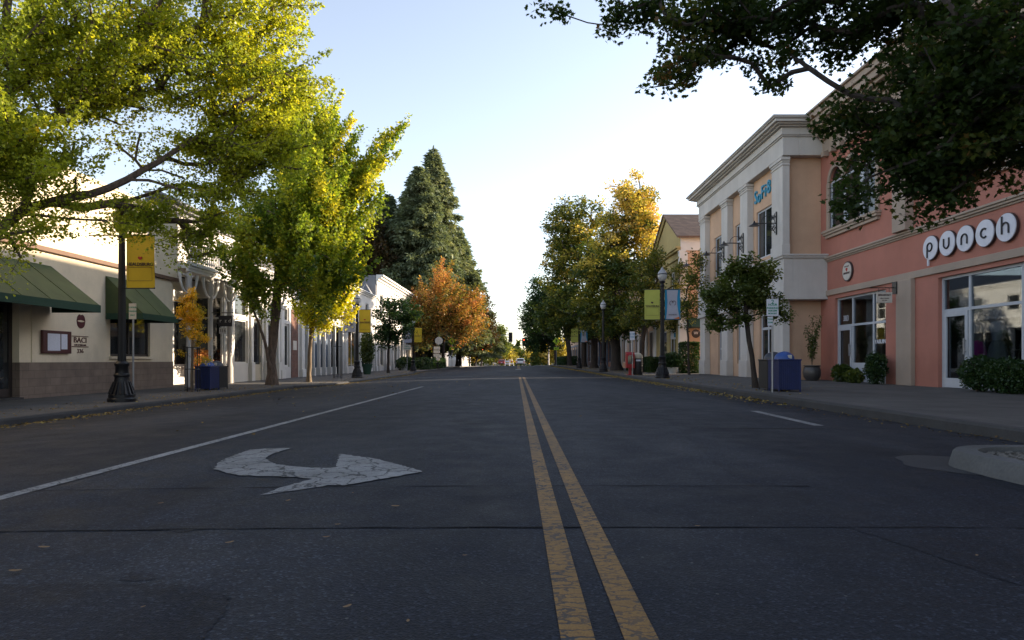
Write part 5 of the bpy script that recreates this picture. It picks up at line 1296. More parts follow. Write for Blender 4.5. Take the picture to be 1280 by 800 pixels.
tree('broadleaf_tree', 'brownish leafy tree between the conifers and the tall shop roof', (cx_(464, 90), 90, 0), [(cx_(464, 90), 90, 5), (cx_(465, 90), 90, 12)], .3,
     [LB(468, 300, 90, 24, 34, 3), LB(458, 330, 90, 22, 26, 3), LB(480, 325, 90, 20, 30, 3)], 230, M['leafR'], M['barkD'], leaf=.28, per=55, sig=.5, seed=81, tipr=.016)

# --- far wood at the end of the street
rng = np.random.default_rng(90)
pos, tn = [], []
for k in range(150):
    x = rng.uniform(-75, 75); y = rng.uniform(300, 560); h = rng.uniform(9, 17)*(1 if abs(x) > 9 else .62); zg = -2.0
    r_ = rng.uniform(3.5, 6.5); con = rng.random() < .3; m = 420
    d = rng.normal(size=(m, 3)); d /= np.linalg.norm(d, axis=1)[:, None]
    p = d*(rng.random(m)**.4)[:, None]*np.array((r_, r_, h*.5)); p[:, 2] += zg+h*.55
    if con:
        u = rng.random(m); p = np.stack([rng.normal(size=m)*r_*.45*(1-u), rng.normal(size=m)*r_*.45*(1-u), zg+u*h*1.45], 1)
    p[:, 0] += x; p[:, 1] += y; pos.append(p); tn.append(np.full(m, rng.uniform(.05, 1.0) if not con else .1)+rng.normal(size=m)*.1)
tag(leaves('distant_wood', M['leafE'], None, np.concatenate(pos), 1.5, np.concatenate(tn), 'kite', rng, loc=(0, 420, -2)), 'pale distant wood closing the far end of the street', 'wood', kind='stuff')

# --- shrubs and hedges
def shrub(name, label, cat, c, r, n, mat_, leaf, seed, box=False, group=None, tint=0.0, stems=6):
    rng = np.random.default_rng(seed); th = thing(name, label, cat, (c[0], c[1], c[2]), group)
    st = MB()
    for k in range(stems):
        a = rng.random()*6.28; st.tube([(c[0]+.05*math.cos(a), c[1]+.05*math.sin(a), c[2]-.03), (c[0]+r[0]*.35*math.cos(a), c[1]+r[1]*.35*math.sin(a), c[2]+r[2]), (c[0]+r[0]*.6*math.cos(a), c[1]+r[1]*.6*math.sin(a), c[2]+r[2]*1.6)], [.018, .012, .006], 5)
    st.build('stems', M['barkD'], th)
    if box:
        p = rng.uniform(-1, 1, size=(n, 3)); ax = rng.integers(0, 3, n); sg = rng.choice([-1, 1], n)
        m = rng.random(n) < .75; p[np.arange(n)[m], ax[m]] = sg[m]*(1-.12*rng.random(m.sum()))
        ph = np.sin(p[:, 0]*3.1+seed)*np.cos(p[:, 1]*2.7)*.06; p *= (1+ph)[:, None]
    else:
        p = rng.normal(size=(n, 3)); p /= np.linalg.norm(p, axis=1)[:, None]; lump = 1+.13*np.sin(p[:, 0]*5+seed)*np.sin(p[:, 1]*4+1)+.08*np.sin(p[:, 2]*9+seed)
        p *= (rng.random(n)**.33*lump)[:, None]
    out_ = p.copy(); p = p*np.array(r); p[:, 2] += r[2]; p += np.array(c)
    leaves('foliage', mat_, th, p, leaf, .42+tint+rng.normal(size=n)*.2+.12*np.sin(p[:, 0]*9)*np.sin(p[:, 2]*8), 'kite', rng, .1, .4, out_)
    return th
zr_ = GR+.03
shrub('shrub', 'large round dark shrub to the right of the white shop door under the round letters', 'shrub', (10.45, 15.38, zr_), (.33, .48, .40), 5200, M['leafF'], .05, 1)
shrub('shrub', 'dark shrub at the right picture edge under the shop window', 'shrub', (10.45, 14.45, zr_), (.36, .62, .38), 6500, M['leafF'], .05, 2)
shrub('shrub', 'upright dark boxy shrub against the tan pilaster of the pink shop', 'shrub', (10.6, 20.1, zr_), (.26, .42, .48), 4200, M['leafF'], .05, 3)
shrub('shrub', 'low broad-leaved shrub beneath the number 383 door', 'shrub', (10.65, 22.3, zr_), (.24, .42, .28), 1500, M['leafL'], .09, 4, tint=-.2)
shrub('shrub', 'small light green shrub between two darker shrubs', 'shrub', (10.5, 21.15, zr_), (.22, .35, .20), 900, M['leafL'], .09, 5, tint=.08)
shrub('flower_display', 'orange and red flower display inside the shaded porch behind the blue bin', 'flowers', (-12.5, 27.2, GL+.5), (.3, .5, .45), 900, M['leafO'], .1, 21, tint=.35)
shrub('hedge', 'tall clipped dark hedge block at the corner of the tan building', 'hedge', (9.35, 36.9, zr_), (.42, .5, .82), 7000, M['leafF'], .08, 6, box=True)
shrub('shrub', 'round dark bush over a white pot behind the right banner lamp', 'shrub', (8.3, 36.3, GR+.28), (.55, .5, .42), 2600, M['leafF'], .09, 7)
shrub('hedge', 'long low hedge in front of the tan shop on the right', 'hedge', (8.2, 43.5, zr_), (.45, 4.0, .42), 9000, M['leafF'], .10, 8, box=True)
shrub('hedge', 'dark low hedge far down the right sidewalk by the low tan building', 'hedge', (7.6, 104, GR+long_z(104)), (.8, 9, .6), 5000, M['leafF'], .2, 9, box=True)
shrub('hedge', 'dark low hedge under the maple on the left', 'hedge', (-9.6, 76, GL), (.9, 9, .55), 7000, M['leafF'], .16, 10, box=True)
shrub('shrub', 'bushy green shrub under the maple beside the third left lamp', 'shrub', (-10.2, 63, GL), (.8, 1.6, .6), 4000, M['leafF'], .14, 11)

# ================================================================== street lamps
def lamp(label, x, y, zb):
    t = thing('street_lamp', label, 'street lamp', (x, y, zb), 'black acorn street lamps')
    def L(prof, nm, mt, n=24, par=None): return MB().lathe(prof, (x, y, zb), n).build(nm, mt, par or t, smooth=True)
    b = MB().lathe([(.30, 0), (.30, .07), (.275, .10), (.275, .16), (.25, .19), (.225, .26), (.175, .40), (.15, .52), (.15, .56), (.17, .585), (.17, .62), (.14, .65), (.135, .80), (.155, .83), (.155, .87), (.11, .92)], (x, y, zb), 16)
    for k in range(16):
        a = 2*math.pi*k/16; b.tube([(x+.262*math.cos(a), y+.262*math.sin(a), zb+.18), (x+.17*math.cos(a), y+.17*math.sin(a), zb+.46)], [.028, .012], 5)
    b.build('base', M['lampmetal'], t, smooth=True)
    p = MB(); n = 32; prof = [(.088, .9), (.066, 3.72)]
    for rr, h in prof:
        for k in range(n):
            q = rr*(1 if k % 2 else .90); a = 2*math.pi*k/n; p.v.append((x+q*math.cos(a), y+q*math.sin(a), zb+h))
    for k in range(n): p.f.append((k, (k+1) % n, n+(k+1) % n, n+k))
    p.build('pole', M['lampmetal'], t)
    L([(.067, 3.72), (.10, 3.74), (.10, 3.77), (.065, 3.79), (.06, 3.84), (.12, 3.88), (.125, 3.93), (.09, 3.95)], 'collar', M['lampmetal'])
    g = L([(.085, 3.95), (.13, 3.99), (.175, 4.07), (.188, 4.15), (.185, 4.20)], 'globe', M['globe'])
    L([(.19, 4.20), (.198, 4.215), (.19, 4.235)], 'band', M['lampmetal'], par=g)
    L([(.186, 4.235), (.165, 4.30), (.115, 4.365), (.07, 4.40), (.075, 4.42), (.045, 4.44), (.035, 4.475), (.012, 4.52)], 'cap', M['globecap'])
    ar = MB()
    return t
def arm(t, x, y, z, s, ln=.74):
    MB().tube([(x, y, z), (x+s*ln, y, z)], .013, 6).sphere((x+s*ln, y, z), .02, 8, 5).build('banner_arm', M['blackmetal'], t)
def banner(label, x, y, zt, h, w_, s, kind='yellow', seed=0, lean=0.0):
    """hangs beside the pole, s = side; slightly rippled cloth"""
    t = thing('banner', label, 'banner', (x+s*.1, y, zt-h), 'banners on the street lamps')
    rnd = random.Random(seed); nx, nz = 8, 14; ph = rnd.random()*6
    xa = x+s*.105; 
    def P(u, v, o=0, shr=1.0): # u along width from pole, v down
        return (xa+s*w_*(u*(1-.0*v)) , y + .012*math.sin(v*5+ph+u*2)*(.3+u)*(v*(1-v)*4+.3) - o + lean*v*u, zt-h*v)
    def grid(u0, u1, v0, v1, o, nu=nx, nv=nz):
        mb = MB()
        for j in range(nv+1):
            for i in range(nu+1): mb.v.append(P(u0+(u1-u0)*i/nu, v0+(v1-v0)*j/nv, o))
        for j in range(nv):
            for i in range(nu):
                a = j*(nu+1)+i; q = (a, a+1, a+nu+2, a+nu+1); mb.f.append(q if s < 0 else q[::-1])
        return mb
    def solid(u0, u1, v0, v1, o, th, name, mt, par):
        a = grid(u0, u1, v0, v1, o); b_ = grid(u0, u1, v0, v1, o-th); n = len(a.v)
        a.v += b_.v; a.f += [tuple(i+n for i in f[::-1]) for f in b_.f]; return a.build(name, mt, par, smooth=True)
    main = {'yellow': M['bannery'], 'green': M['bannerg'], 'white': M['bannerw'], 'teal': M['teal']}[kind]
    c = solid(0, 1, 0, 1, 0, .006, 'cloth', main, t)
    cx2 = xa+s*w_/2
    def flat(nm, mb, mt): return mb.build(nm, mt, c)
    yo = y-.05
    def onp(px_, pz_, o=.012):   # point on banner front: px_ -.5...5 in picture left-right, pz_ 0..1 down
        u = (px_*s)+.5; return P(u, pz_, o)
    def shape(pts, nm, mt):
        mb = MB(); ctr = onp(sum(p[0] for p in pts)/len(pts), sum(p[1] for p in pts)/len(pts)); mb.v.append(ctr)
        for a, b_ in pts: mb.v.append(onp(a, b_))
        n = len(pts)
        for k in range(n): mb.f.append((0, 1+k, 1+(k+1) % n))
        return mb.build(nm, mt, c)
    def bar(a0, a1, v0, v1, nm, mt):
        mb = MB(); k = 8
        for i in range(k+1):
            a = a0+(a1-a0)*i/k; mb.v += [onp(a, v0), onp(a, v1)]
        for i in range(k): mb.f.append((2*i, 2*i+1, 2*i+3, 2*i+2))
        return mb.build(nm, mt, c)
    heart = [(.085*16*math.sin(q)**3/16, -(13*math.cos(q)-5*math.cos(2*q)-2*math.cos(3*q)-math.cos(4*q))/17*.085*w_/h) for q in [2*math.pi*k/28 for k in range(28)]]
    if kind in ('yellow', 'green'):
        shape([(a, b_+.435) for a, b_ in heart], 'heart', M['heart'] if kind == 'yellow' else M['print'])
        bar(-.42, .42, .605, .612, 'rule', M['print']); bar(-.42, -.412, .61, .86, 'rule', M['print']); bar(.412, .42, .61, .86, 'rule', M['print']); bar(-.42, .42, .86, .866, 'rule', M['print'])
        tx = text('lettering', 'HEALDSBURG', .105, M['print'], c, (cx2, P(.5, .55)[1]-.012, zt-h*.553), 'cam', .002, .88*w_/.62, bold=.002)
    if kind == 'teal':
        pts = [(-.38, .02), (.36, .02), (.30, .3), (.30, .5), (.36, .75), (.46, .98), (-.42, .98), (-.36, .7), (-.34, .4)]
        ed = [(.02, -.38, .36), (.15, -.36, .33), (.3, -.34, .30), (.4, -.33, .30), (.5, -.34, .30), (.62, -.35, .33), (.75, -.37, .37), (.88, -.40, .43), (.98, -.42, .46)]
        mb = MB()
        for v, a, b_ in ed:
            for q in range(7): mb.v.append(onp(a+(b_-a)*q/6, v, .010))
        for j in range(len(ed)-1):
            for q in range(6): i0 = j*7+q; mb.f.append((i0, i0+7, i0+8, i0+1))
        mb.build('white_field', M['bannerw'], c)
        for sg in (-1, 1):
            mb = MB(); mb.tube([(cx2+sg*(.05+.075*math.cos(R(q))), P(.5, .5)[1]-.03, zt-h*.45+.09*math.sin(R(q))) for q in range(-80 if sg > 0 else -80, 200, 20)], .008, 4); mb.build('heart_outline', M['maroon'], c)
        text('lettering', 'HEALDSBURG', .06, M['print'], c, (cx2, P(.5, .8)[1]-.02, zt-h*.84), 'cam', .002, .9)
        mb = MB(); mb.add([onp(.05, .975, .016), onp(.44, .90, .016), onp(.455, .978, .016)], [(0, 1, 2)]); mb.build('orange_corner', M['orange'], c)
    if kind == 'white':
        bar(-.30, .30, .62, .66, 'printed_line', M['print']); bar(-.2, .2, .70, .72, 'printed_line', M['print'])
        shape([(a*1.6, b_*1.6+.4) for a, b_ in heart], 'heart', M['skin'])
    return t
lamps = [
 ('black lamp post by the restaurant with the large yellow banner', -8.98, 15.55, GL, [('yellow', 1, 3.70, 1.20, .64, 'large yellow banner with a red heart on the nearest left lamp')], True),
 ('black lamp post in front of the white shop, carrying a yellow and a white banner', -8.5, 36.5, GL, [('yellow', 1, 3.55, 1.22, .62, 'yellow banner on the second left lamp, dark heart print'), ('white', -1, 3.55, 1.20, .62, 'pale lilac-white banner on the left side of the second left lamp')], False),
 ('small distant black lamp post at the left kerb beside the maple', -8.6, 57, GL, [('yellow', 1, 3.55, 1.22, .62, 'small yellow banner on the third left lamp beside the maple'), ('white', -1, 3.3, 1.0, .60, 'small white banner left of the third left lamp')], False),
 ('nearest black lamp post on the right sidewalk between a green and a white banner', 5.94, 27.7, GR, [('green', -1, 3.72, 1.22, .62, 'yellow-green banner with a tiny heart on the nearest right lamp'), ('teal', 1, 3.72, 1.22, .62, 'white banner with teal edges on the nearest right lamp')], False),
 ('black lamp post without banners beneath the tall tree with sun-coloured top leaves', 5.5, 43, GR, [], False),
 ('far black lamp post on the right holding the small pair of banners', 5.56, 60, GR, [('green', -1, 3.62, 1.2, .62, 'small yellow-green banner on the far right lamp'), ('teal', 1, 3.62, 1.2, .62, 'small white and teal banner on the far right lamp')], False)]
for i, (lb, x, y, zb, bs, extra) in enumerate(lamps):
    t = lamp(lb, x, y, zb)
    for kind, s, zt, h, w_, bl in bs:
        arm(t, x, y, zt+.005, s); arm(t, x, y, zt-h-.005, s)
        banner(bl, x, y, zt, h, w_, s, kind, seed=i*7+int(s), lean=.0)
    if extra: arm(t, x, y, 3.70, -1)

# ================================================================== bins
def bin_box(label, x0, x1, y0, y1, zb, h, bodym, lidm, cat='bin', nrm=-1):
    t = thing('litter_bin', label, cat, ((x0+x1)/2, (y0+y1)/2, zb)); b = MB()
    e = .022
    b.box(x0+e, x1-e, y0+e, y1-e, zb+.05, zb+h-.03)
    n = 11                                       # vertical ribs on all faces
    for k in range(n):
        for (a0, a1, fx) in ((x0, x1, 0), (y0, y1, 1)):
            c = a0+(a1-a0)*(k+.5)/n; wd = (a1-a0)/n*.36
            if fx == 0: b.box(c-wd, c+wd, y0+.002, y0+e+.001, zb+.07, zb+h-.05); b.box(c-wd, c+wd, y1-e-.001, y1-.002, zb+.07, zb+h-.05)
            else: b.box(x0+.002, x0+e+.001, c-wd, c+wd, zb+.07, zb+h-.05); b.box(x1-e-.001, x1-.002, c-wd, c+wd, zb+.07, zb+h-.05)
    for xx in (x0, x1-.03):
        for yy in (y0, y1-.03): b.box(xx-.001, xx+.031, yy-.001, yy+.031, zb, zb+h-.03)
    b.build('body', bodym, t, bevel=.004)
    MB().box(x0-.015, x1+.015, y0-.015, y1+.015, zb+h-.035, zb+h).build('rim', bodym, t, bevel=.006)
    cx, cy = (x0+x1)/2, (y0+y1)/2; r = min(x1-x0, y1-y0)*.44
    ld = MB(); prof = [(r, 0)] + [(r*math.cos(R(a)), r*.8*math.sin(R(a))) for a in range(0, 85, 10)] + [(.01, r*.81)]
    ld.lathe(prof, (cx, cy, zb+h), 24)
    lo = ld.build('dome_lid', lidm, t, smooth=True)
    f = MB(); f.box(cx+.0*r, cx+.42*r, cy-r*.97, cy-r*.80, zb+h+.01, zb+h+.10); f.build('flap', M['opening'], lo, bevel=.01)
    return t
hb = .75
bin_box('blue slatted recycling bin at the left kerb beside the amber sapling', -10.02, -9.55, 21.3, 21.97, GL, .76, M['blue'], M['bluelid'])
bin_box('black slatted litter bin behind the blue one on the left sidewalk', -10.02, -9.55, 22.0, 22.62, GL, .76, M['binblack'], M['lidblack'])
bin_box('blue slatted recycling bin behind the sign post on the right', 6.08, 6.60, 15.8, 16.45, GR, .76, M['blue'], M['bluelid'])
bin_box('black slatted litter bin behind the blue one on the right sidewalk', 6.08, 6.60, 16.5, 17.1, GR, .76, M['binblack'], M['lidblack'])

# ================================================================== tree guards
def guard(label, x, y, zb, h, r):
    t = thing('tree_guard', label, 'tree guard', (x, y, zb)); b = MB()
    for k in range(8):
        a = 2*math.pi*(k+.5)/8; b.tube([(x+r*math.cos(a), y+r*math.sin(a), zb-.02), (x+r*math.cos(a), y+r*math.sin(a), zb+h)], .011, 5)
    b.build('bars', M['blackmetal'], t); c = MB()
    for z in (.08, h*.5, h-.02):
        c.tube([(x+r*math.cos(2*math.pi*k/16), y+r*math.sin(2*math.pi*k/16), zb+z) for k in range(17)], .014, 5)
    c.build('rings', M['blackmetal'], t); return t
guard('black metal guard around the amber sapling', -9.72, 20.5, GL, 1.35, .20)
guard('tall thin black metal guard near the second left lamp', PX(422, 35.4), 35.4, GL, 3.3, .22)

# ================================================================== small signs
def post_sign(name, label, x, y, zb, top, plates, pr=.022, cat='sign'):
    t = thing(name, label, cat, (x, y, zb)); MB().tube([(x, y, zb-.02), (x, y, top)], pr, 8).build('post', M['steel'], t)
    for (x0, x1, z0_, z1_, mt, txt) in plates:
        p = MB().box(x+x0, x+x1, y-pr-.008, y-pr-.002, z0_, z1_).build('plate', mt, t, bevel=.002)
        for (s, sz, dz, m2, sx) in txt: text('lettering', s, sz, m2, p, (x+(x0+x1)/2, y-pr-.010, z0_+(z1_-z0_)*dz), 'cam', .0015, sx, bold=.002)
    return t
Y_ = 15.6; xs = 5.86
post_sign('parking_sign', 'green and white parking sign on a thin post before the right blue bin', xs, Y_, GR, 2.32,
  [(-.14, .13, PZ(395, Y_), PZ(374, Y_), M['signwhite'], [('2', .13, .83, M['signgreen'], 1), ('HOUR', .07, .66, M['signgreen'], 1), ('PARKING', .062, .46, M['signgreen'], 1), ('9AM-6PM', .05, .30, M['signgreen'], 1), ('MON-SAT', .045, .14, M['signgreen'], 1)]),
   (-.12, -.0, PZ(407, Y_), PZ(396, Y_), M['signwhite'], [('TOW', .05, .7, M['signgreen'], 1), ('ZONE', .04, .35, M['signgreen'], 1)])])
post_sign('parking_sign', 'small cream sign on a thin post right behind the nearest left lamp', PX(166.5, 16.6), 16.6, GL, PZ(379, 16.6),
  [(-.09, .09, PZ(399, 16.6), PZ(379.5, 16.6), M['creamsign'], [('2 HOUR', .05, .75, M['signgreen'], 1), ('PARKING', .045, .5, M['signgreen'], 1), ('ONLY', .045, .25, M['signgreen'], 1)])])
post_sign('parking_sign', 'pale blue-white sign on a post behind the red newspaper box', PX(790.5, 33.0), 33.0, GR, PZ(415, 33),
  [(-.13, .11, PZ(425, 33), PZ(414.5, 33), M['signwhite'], [('2 HR', .12, .7, M['signblue'], 1), ('PARK', .08, .35, M['signblue'], 1)])])
post_sign('street_sign', 'small white and green sign on a post left of the third left lamp', PX(509, 55.5), 55.5, GL, PZ(429, 55.5),
  [(-.3, .3, PZ(437.5, 55.5), PZ(431, 55.5), M['creamsign'], [('PUBLIC', .14, .7, M['signgreen'], 1), ('PARKING', .12, .3, M['signgreen'], 1)])], .03)
def crossing(label, x, y, zb):
    t = thing('crossing_sign', label, 'crossing sign', (x, y, zb)); s = .50; zc = PZ(426.5, y)
    MB().tube([(x, y, zb), (x, y, zc+.75)], .04, 8).build('post', M['steel'], t)
    p = MB().extr([(x-s, y-.06, zc), (x, y-.06, zc-s), (x+s, y-.06, zc), (x, y-.06, zc+s)], (0, .01, 0)).build('diamond_plate', M['fluoro'], t)
    w = MB(); yy = y-.068
    w.sphere((x, yy, zc+.25), .055, 8, 6, sy=.1)
    w.tube([(x, yy, zc+.18), (x-.01, yy, zc-.03)], .05, 5).tube([(x-.01, yy, zc-.03), (x-.12, yy, zc-.28)], .032, 5).tube([(x, yy, zc-.03), (x+.12, yy, zc-.27)], .032, 5).tube([(x, yy, zc+.15), (x-.13, yy, zc+.02)], .025, 5).tube([(x, yy, zc+.15), (x+.13, yy, zc+.04)], .025, 5)
    w.build('walking_figure', M['signblack'], p)
    q = MB().box(x-.33, x+.33, y-.06, y-.05, PZ(437.5, y), PZ(434, y)).build('arrow_plate', M['fluoro'], t)
    zq = PZ(435.8, y); MB().extr([(x-.16, y-.064, zq-.10), (x-.2, y-.064, zq+.06), (x-.04, y-.064, zq+.02)], (0, .003, 0)).tube([(x-.1, y-.064, zq), (x+.18, y-.064, zq+.12)], .02, 4).build('arrow', M['signblack'], q)
crossing('fluorescent yellow diamond crossing sign on the right kerb', PX(695.5, 90), 90, GR)
crossing('fluorescent yellow diamond crossing sign under the maple on the left', PX(565, 88), 88, GL)
t = thing('direction_sign', 'tall white panel sign stack with a round top under the maple', 'sign', (PX(547, 74), 74, GL))
Y_ = 74; x = PX(547, Y_)
MB().tube([(x, Y_, GL), (x, Y_, PZ(424, Y_))], .06, 8).build('post', M['blackmetal'], t)
MB().lathe([(.42, 0), (.42, .04)], (x+.15, Y_-.12, PZ(426, Y_)), 20, ax='y').build('round_panel', M['globecap'], t)
for k in range(4): MB().box(x-.42, x+.25, Y_-.12, Y_-.08, PZ(437+4.5*k, Y_), PZ(433.4+4.5*k, Y_)).build('name_panel', M['creamsign'], t)
t = thing('delineator_post', 'thin dark delineator post with a white top standing in the left lane edge', 'post', (PX(573, 93), 93, road_z(PX(573, 93), 93)))
x, y = PX(573, 93), 93; MB().tube([(x, y, road_z(x, y)), (x, y, .75)], .035, 8).build('shaft', M['binblack'], t); MB().tube([(x, y, .72), (x, y, .9)], .045, 8).build('reflector', M['signwhite'], t)

# ================================================================== newspaper box, dome bin, pots
t = thing('newspaper_box', 'red newspaper box standing at the right kerb', 'newspaper box', (5.55, 33.2, GR))
MB().box(5.36, 5.76, 33.1, 33.5, GR+.35, GR+1.02).extr([(5.36, 33.1, GR+1.02), (5.36, 33.5, GR+1.02), (5.36, 33.5, GR+1.14), (5.36, 33.2, GR+1.12)], (.4, 0, 0)).build('cabinet', M['red'], t, bevel=.01)
MB().box(5.50, 5.62, 33.2, 33.4, GR+.03, GR+.35).box(5.40, 5.72, 33.14, 33.46, GR, GR+.04).build('pedestal', M['red'], t, bevel=.008)
MB().box(5.42, 5.70, 33.088, 33.098, GR+.55, GR+.93).build('window', M['glass'], t); MB().box(5.46, 5.66, 33.07, 33.086, GR+.95, GR+.975).build('handle', M['steel'], t)
t = thing('litter_bin', 'black cylindrical bin with a tan domed lid next to the red newspaper box', 'bin', (5.98, 33.6, GR))
MB().lathe([(.23, 0), (.25, .03), (.25, .80), (.24, .82)], (5.98, 33.6, GR), 20).build('body', M['binblack'], t, smooth=True)
MB().lathe([(.26, .82), (.27, .86), (.24, .98), (.15, 1.07), (.03, 1.11)], (5.98, 33.6, GR), 20).build('dome_lid', M['doorcream'], t, smooth=True)
MB().box(5.86, 6.10, 33.335, 33.345, GR+.68, GR+.76).build('label_plate', M['signwhite'], t)
t = thing('flower_pot', 'large dark round pot holding thin bamboo in the corner of the pink and tan walls', 'pot', (10.28, 23.7, GR+.03))
MB().lathe([(.19, 0), (.27, .12), (.30, .28), (.27, .42), (.24, .47), (.28, .50), (.28, .53), (.22, .53), (.22, .46), (.01, .45)], (10.28, 23.7, GR+.03), 24, cap=False).build('pot_body', M['pot'], t, smooth=True)
bt = thing('bamboo_plant', 'thin airy bamboo growing in the large dark pot', 'plant', (10.28, 23.7, GR+.48))
rng = np.random.default_rng(77); sm = MB(); pos = []
for k in range(11):
    a = rng.random()*6.28; q = rng.uniform(.05, .42); h = rng.uniform(.9, 1.9)
    pts = [(10.28+q*.3*math.cos(a)*u+q*.6*math.cos(a)*u*u, 23.7+(q*.3*u+q*.6*u*u)*math.sin(a), GR+.48+h*u) for u in (0, .25, .5, .75, 1)]
    sm.tube(pts, [.012, .01, .009, .006, .003], 5)
    for u in np.linspace(.3, 1, int(h*13)): 
        j = min(3, int(u*4)); f_ = u*4-j; p = np.array(pts[j])*(1-f_)+np.array(pts[j+1])*f_
        pos += [p+rng.normal(size=3)*.045 for _ in range(4)]
sm.build('stems', M['barkL'], bt); pos = np.array(pos)
leaves('foliage', M['leafL'], bt, pos, .10, .35+rng.normal(size=len(pos))*.2, 'spray', rng, .5, .3)
t = thing('flower_pot', 'white pot under the dark bush behind the right banner lamp', 'pot', (8.3, 36.3, GR))
MB().lathe([(.20, 0), (.30, .30), (.34, .32), (.34, .36), (.28, .36), (.27, .30), (.01, .29)], (8.3, 36.3, GR), 20, cap=False).build('pot_body', M['whitepot'], t, smooth=True)
t = thing('planter', 'dark green planter with a tall shrub against the white shop', 'planter', (PX(458, 45), 45, GL))
x = PX(459, 45); MB().lathe([(.22, 0), (.33, .62), (.36, .64), (.36, .70), (.30, .70), (.29, .62), (.01, .6)], (x, 45, GL), 18, cap=False).build('pot_body', M['valance'], t, smooth=True)
shrub('tall_shrub', 'tall narrow shrub growing in the planter by the second left lamp', 'shrub', (x, 45, GL+.62), (.45, .45, 1.1), 1700, M['leafL'], .12, 12, tint=-.15)
for k, (x, y) in enumerate(((PX(505, 62), 62), )):
    t = thing('flower_pot', 'white pot in front of the columns of the tall shop', 'pot', (x, y, GL)); MB().lathe([(.25, 0), (.35, .5), (.38, .55), (.3, .55), (.01, .48)], (x, y, GL), 16, cap=False).build('pot_body', M['whitepot'], t, smooth=True)
    shrub('shrub', 'small bush growing in the white pot by the tall shop', 'shrub', (x, y, GL+.45), (.4, .4, .3), 700, M['leafF'], .1, 13)

# ================================================================== traffic signals at the far crossing
def signal_head(parent, x, y, z, lit=True, s=1.0):
    h = MB().box(x-.19*s, x+.19*s, y-.13, y+.15, z-.6*s, z+.6*s).box(x-.32*s, x+.32*s, y+.0, y+.02, z-.75*s, z+.75*s).build('signal_head', M['binblack'], parent, bevel=.01)
    for k, dz in enumerate((.38, 0, -.38)):
        MB().lathe([(.135*s, 0), (.135*s, .02)], (x, y-.15, z+dz*s), 14, ax='y').build('lens', M['siglens'] if (lit and k == 0) else M['dark'], h)
        v = MB()
        n = 10
        for j in range(n+1):
            a = math.pi*j/n; v.v += [(x+.15*s*math.cos(a), y-.13, z+dz*s+.15*s*math.sin(a)), (x+.15*s*math.cos(a), y-.33, z+dz*s+.15*s*math.sin(a))]
        for j in range(n): v.f.append((2*j, 2*j+2, 2*j+3, 2*j+1))
        v.build('visor', M['binblack'], h)
YT = 132; zt_ = long_z(YT)
t = thing('traffic_signal', 'mast arm traffic signal reaching over the road from the far left corner', 'traffic signal', (-8.9, YT, zt_+GL))
MB().tube([(-8.9, YT, zt_+GL-.1), (-8.9, YT, 5.4)], [.14, .10], 10).tube([(-8.9, YT, 5.1), (-4, YT, 5.6), (-.9, YT, 5.75)], [.09, .07, .05], 8).build('mast', M['steel'], t)
signal_head(t, PX(638.2, YT), YT-.3, PZ(421.5, YT), False, 1.25); signal_head(t, PX(619, YT), YT-.3, PZ(421, YT), False, 1.1); signal_head(t, PX(603, YT), YT-.3, PZ(439.5, YT), True)
t = thing('traffic_signal', 'mast arm traffic signal with a red light at the far right corner', 'traffic signal', (6.4, YT+2, zt_+GR))
MB().tube([(6.4, YT+2, zt_+GR-.1), (6.4, YT+2, 5.0)], [.14, .10], 10).tube([(6.4, YT+2, 4.8), (3.4, YT+2, 5.1), (1.4, YT+2, 5.2)], [.08, .06, .05], 8).build('mast', M['steel'], t)
signal_head(t, PX(655, YT+2), YT+1.7, PZ(427.5, YT+2), True, 1.1)

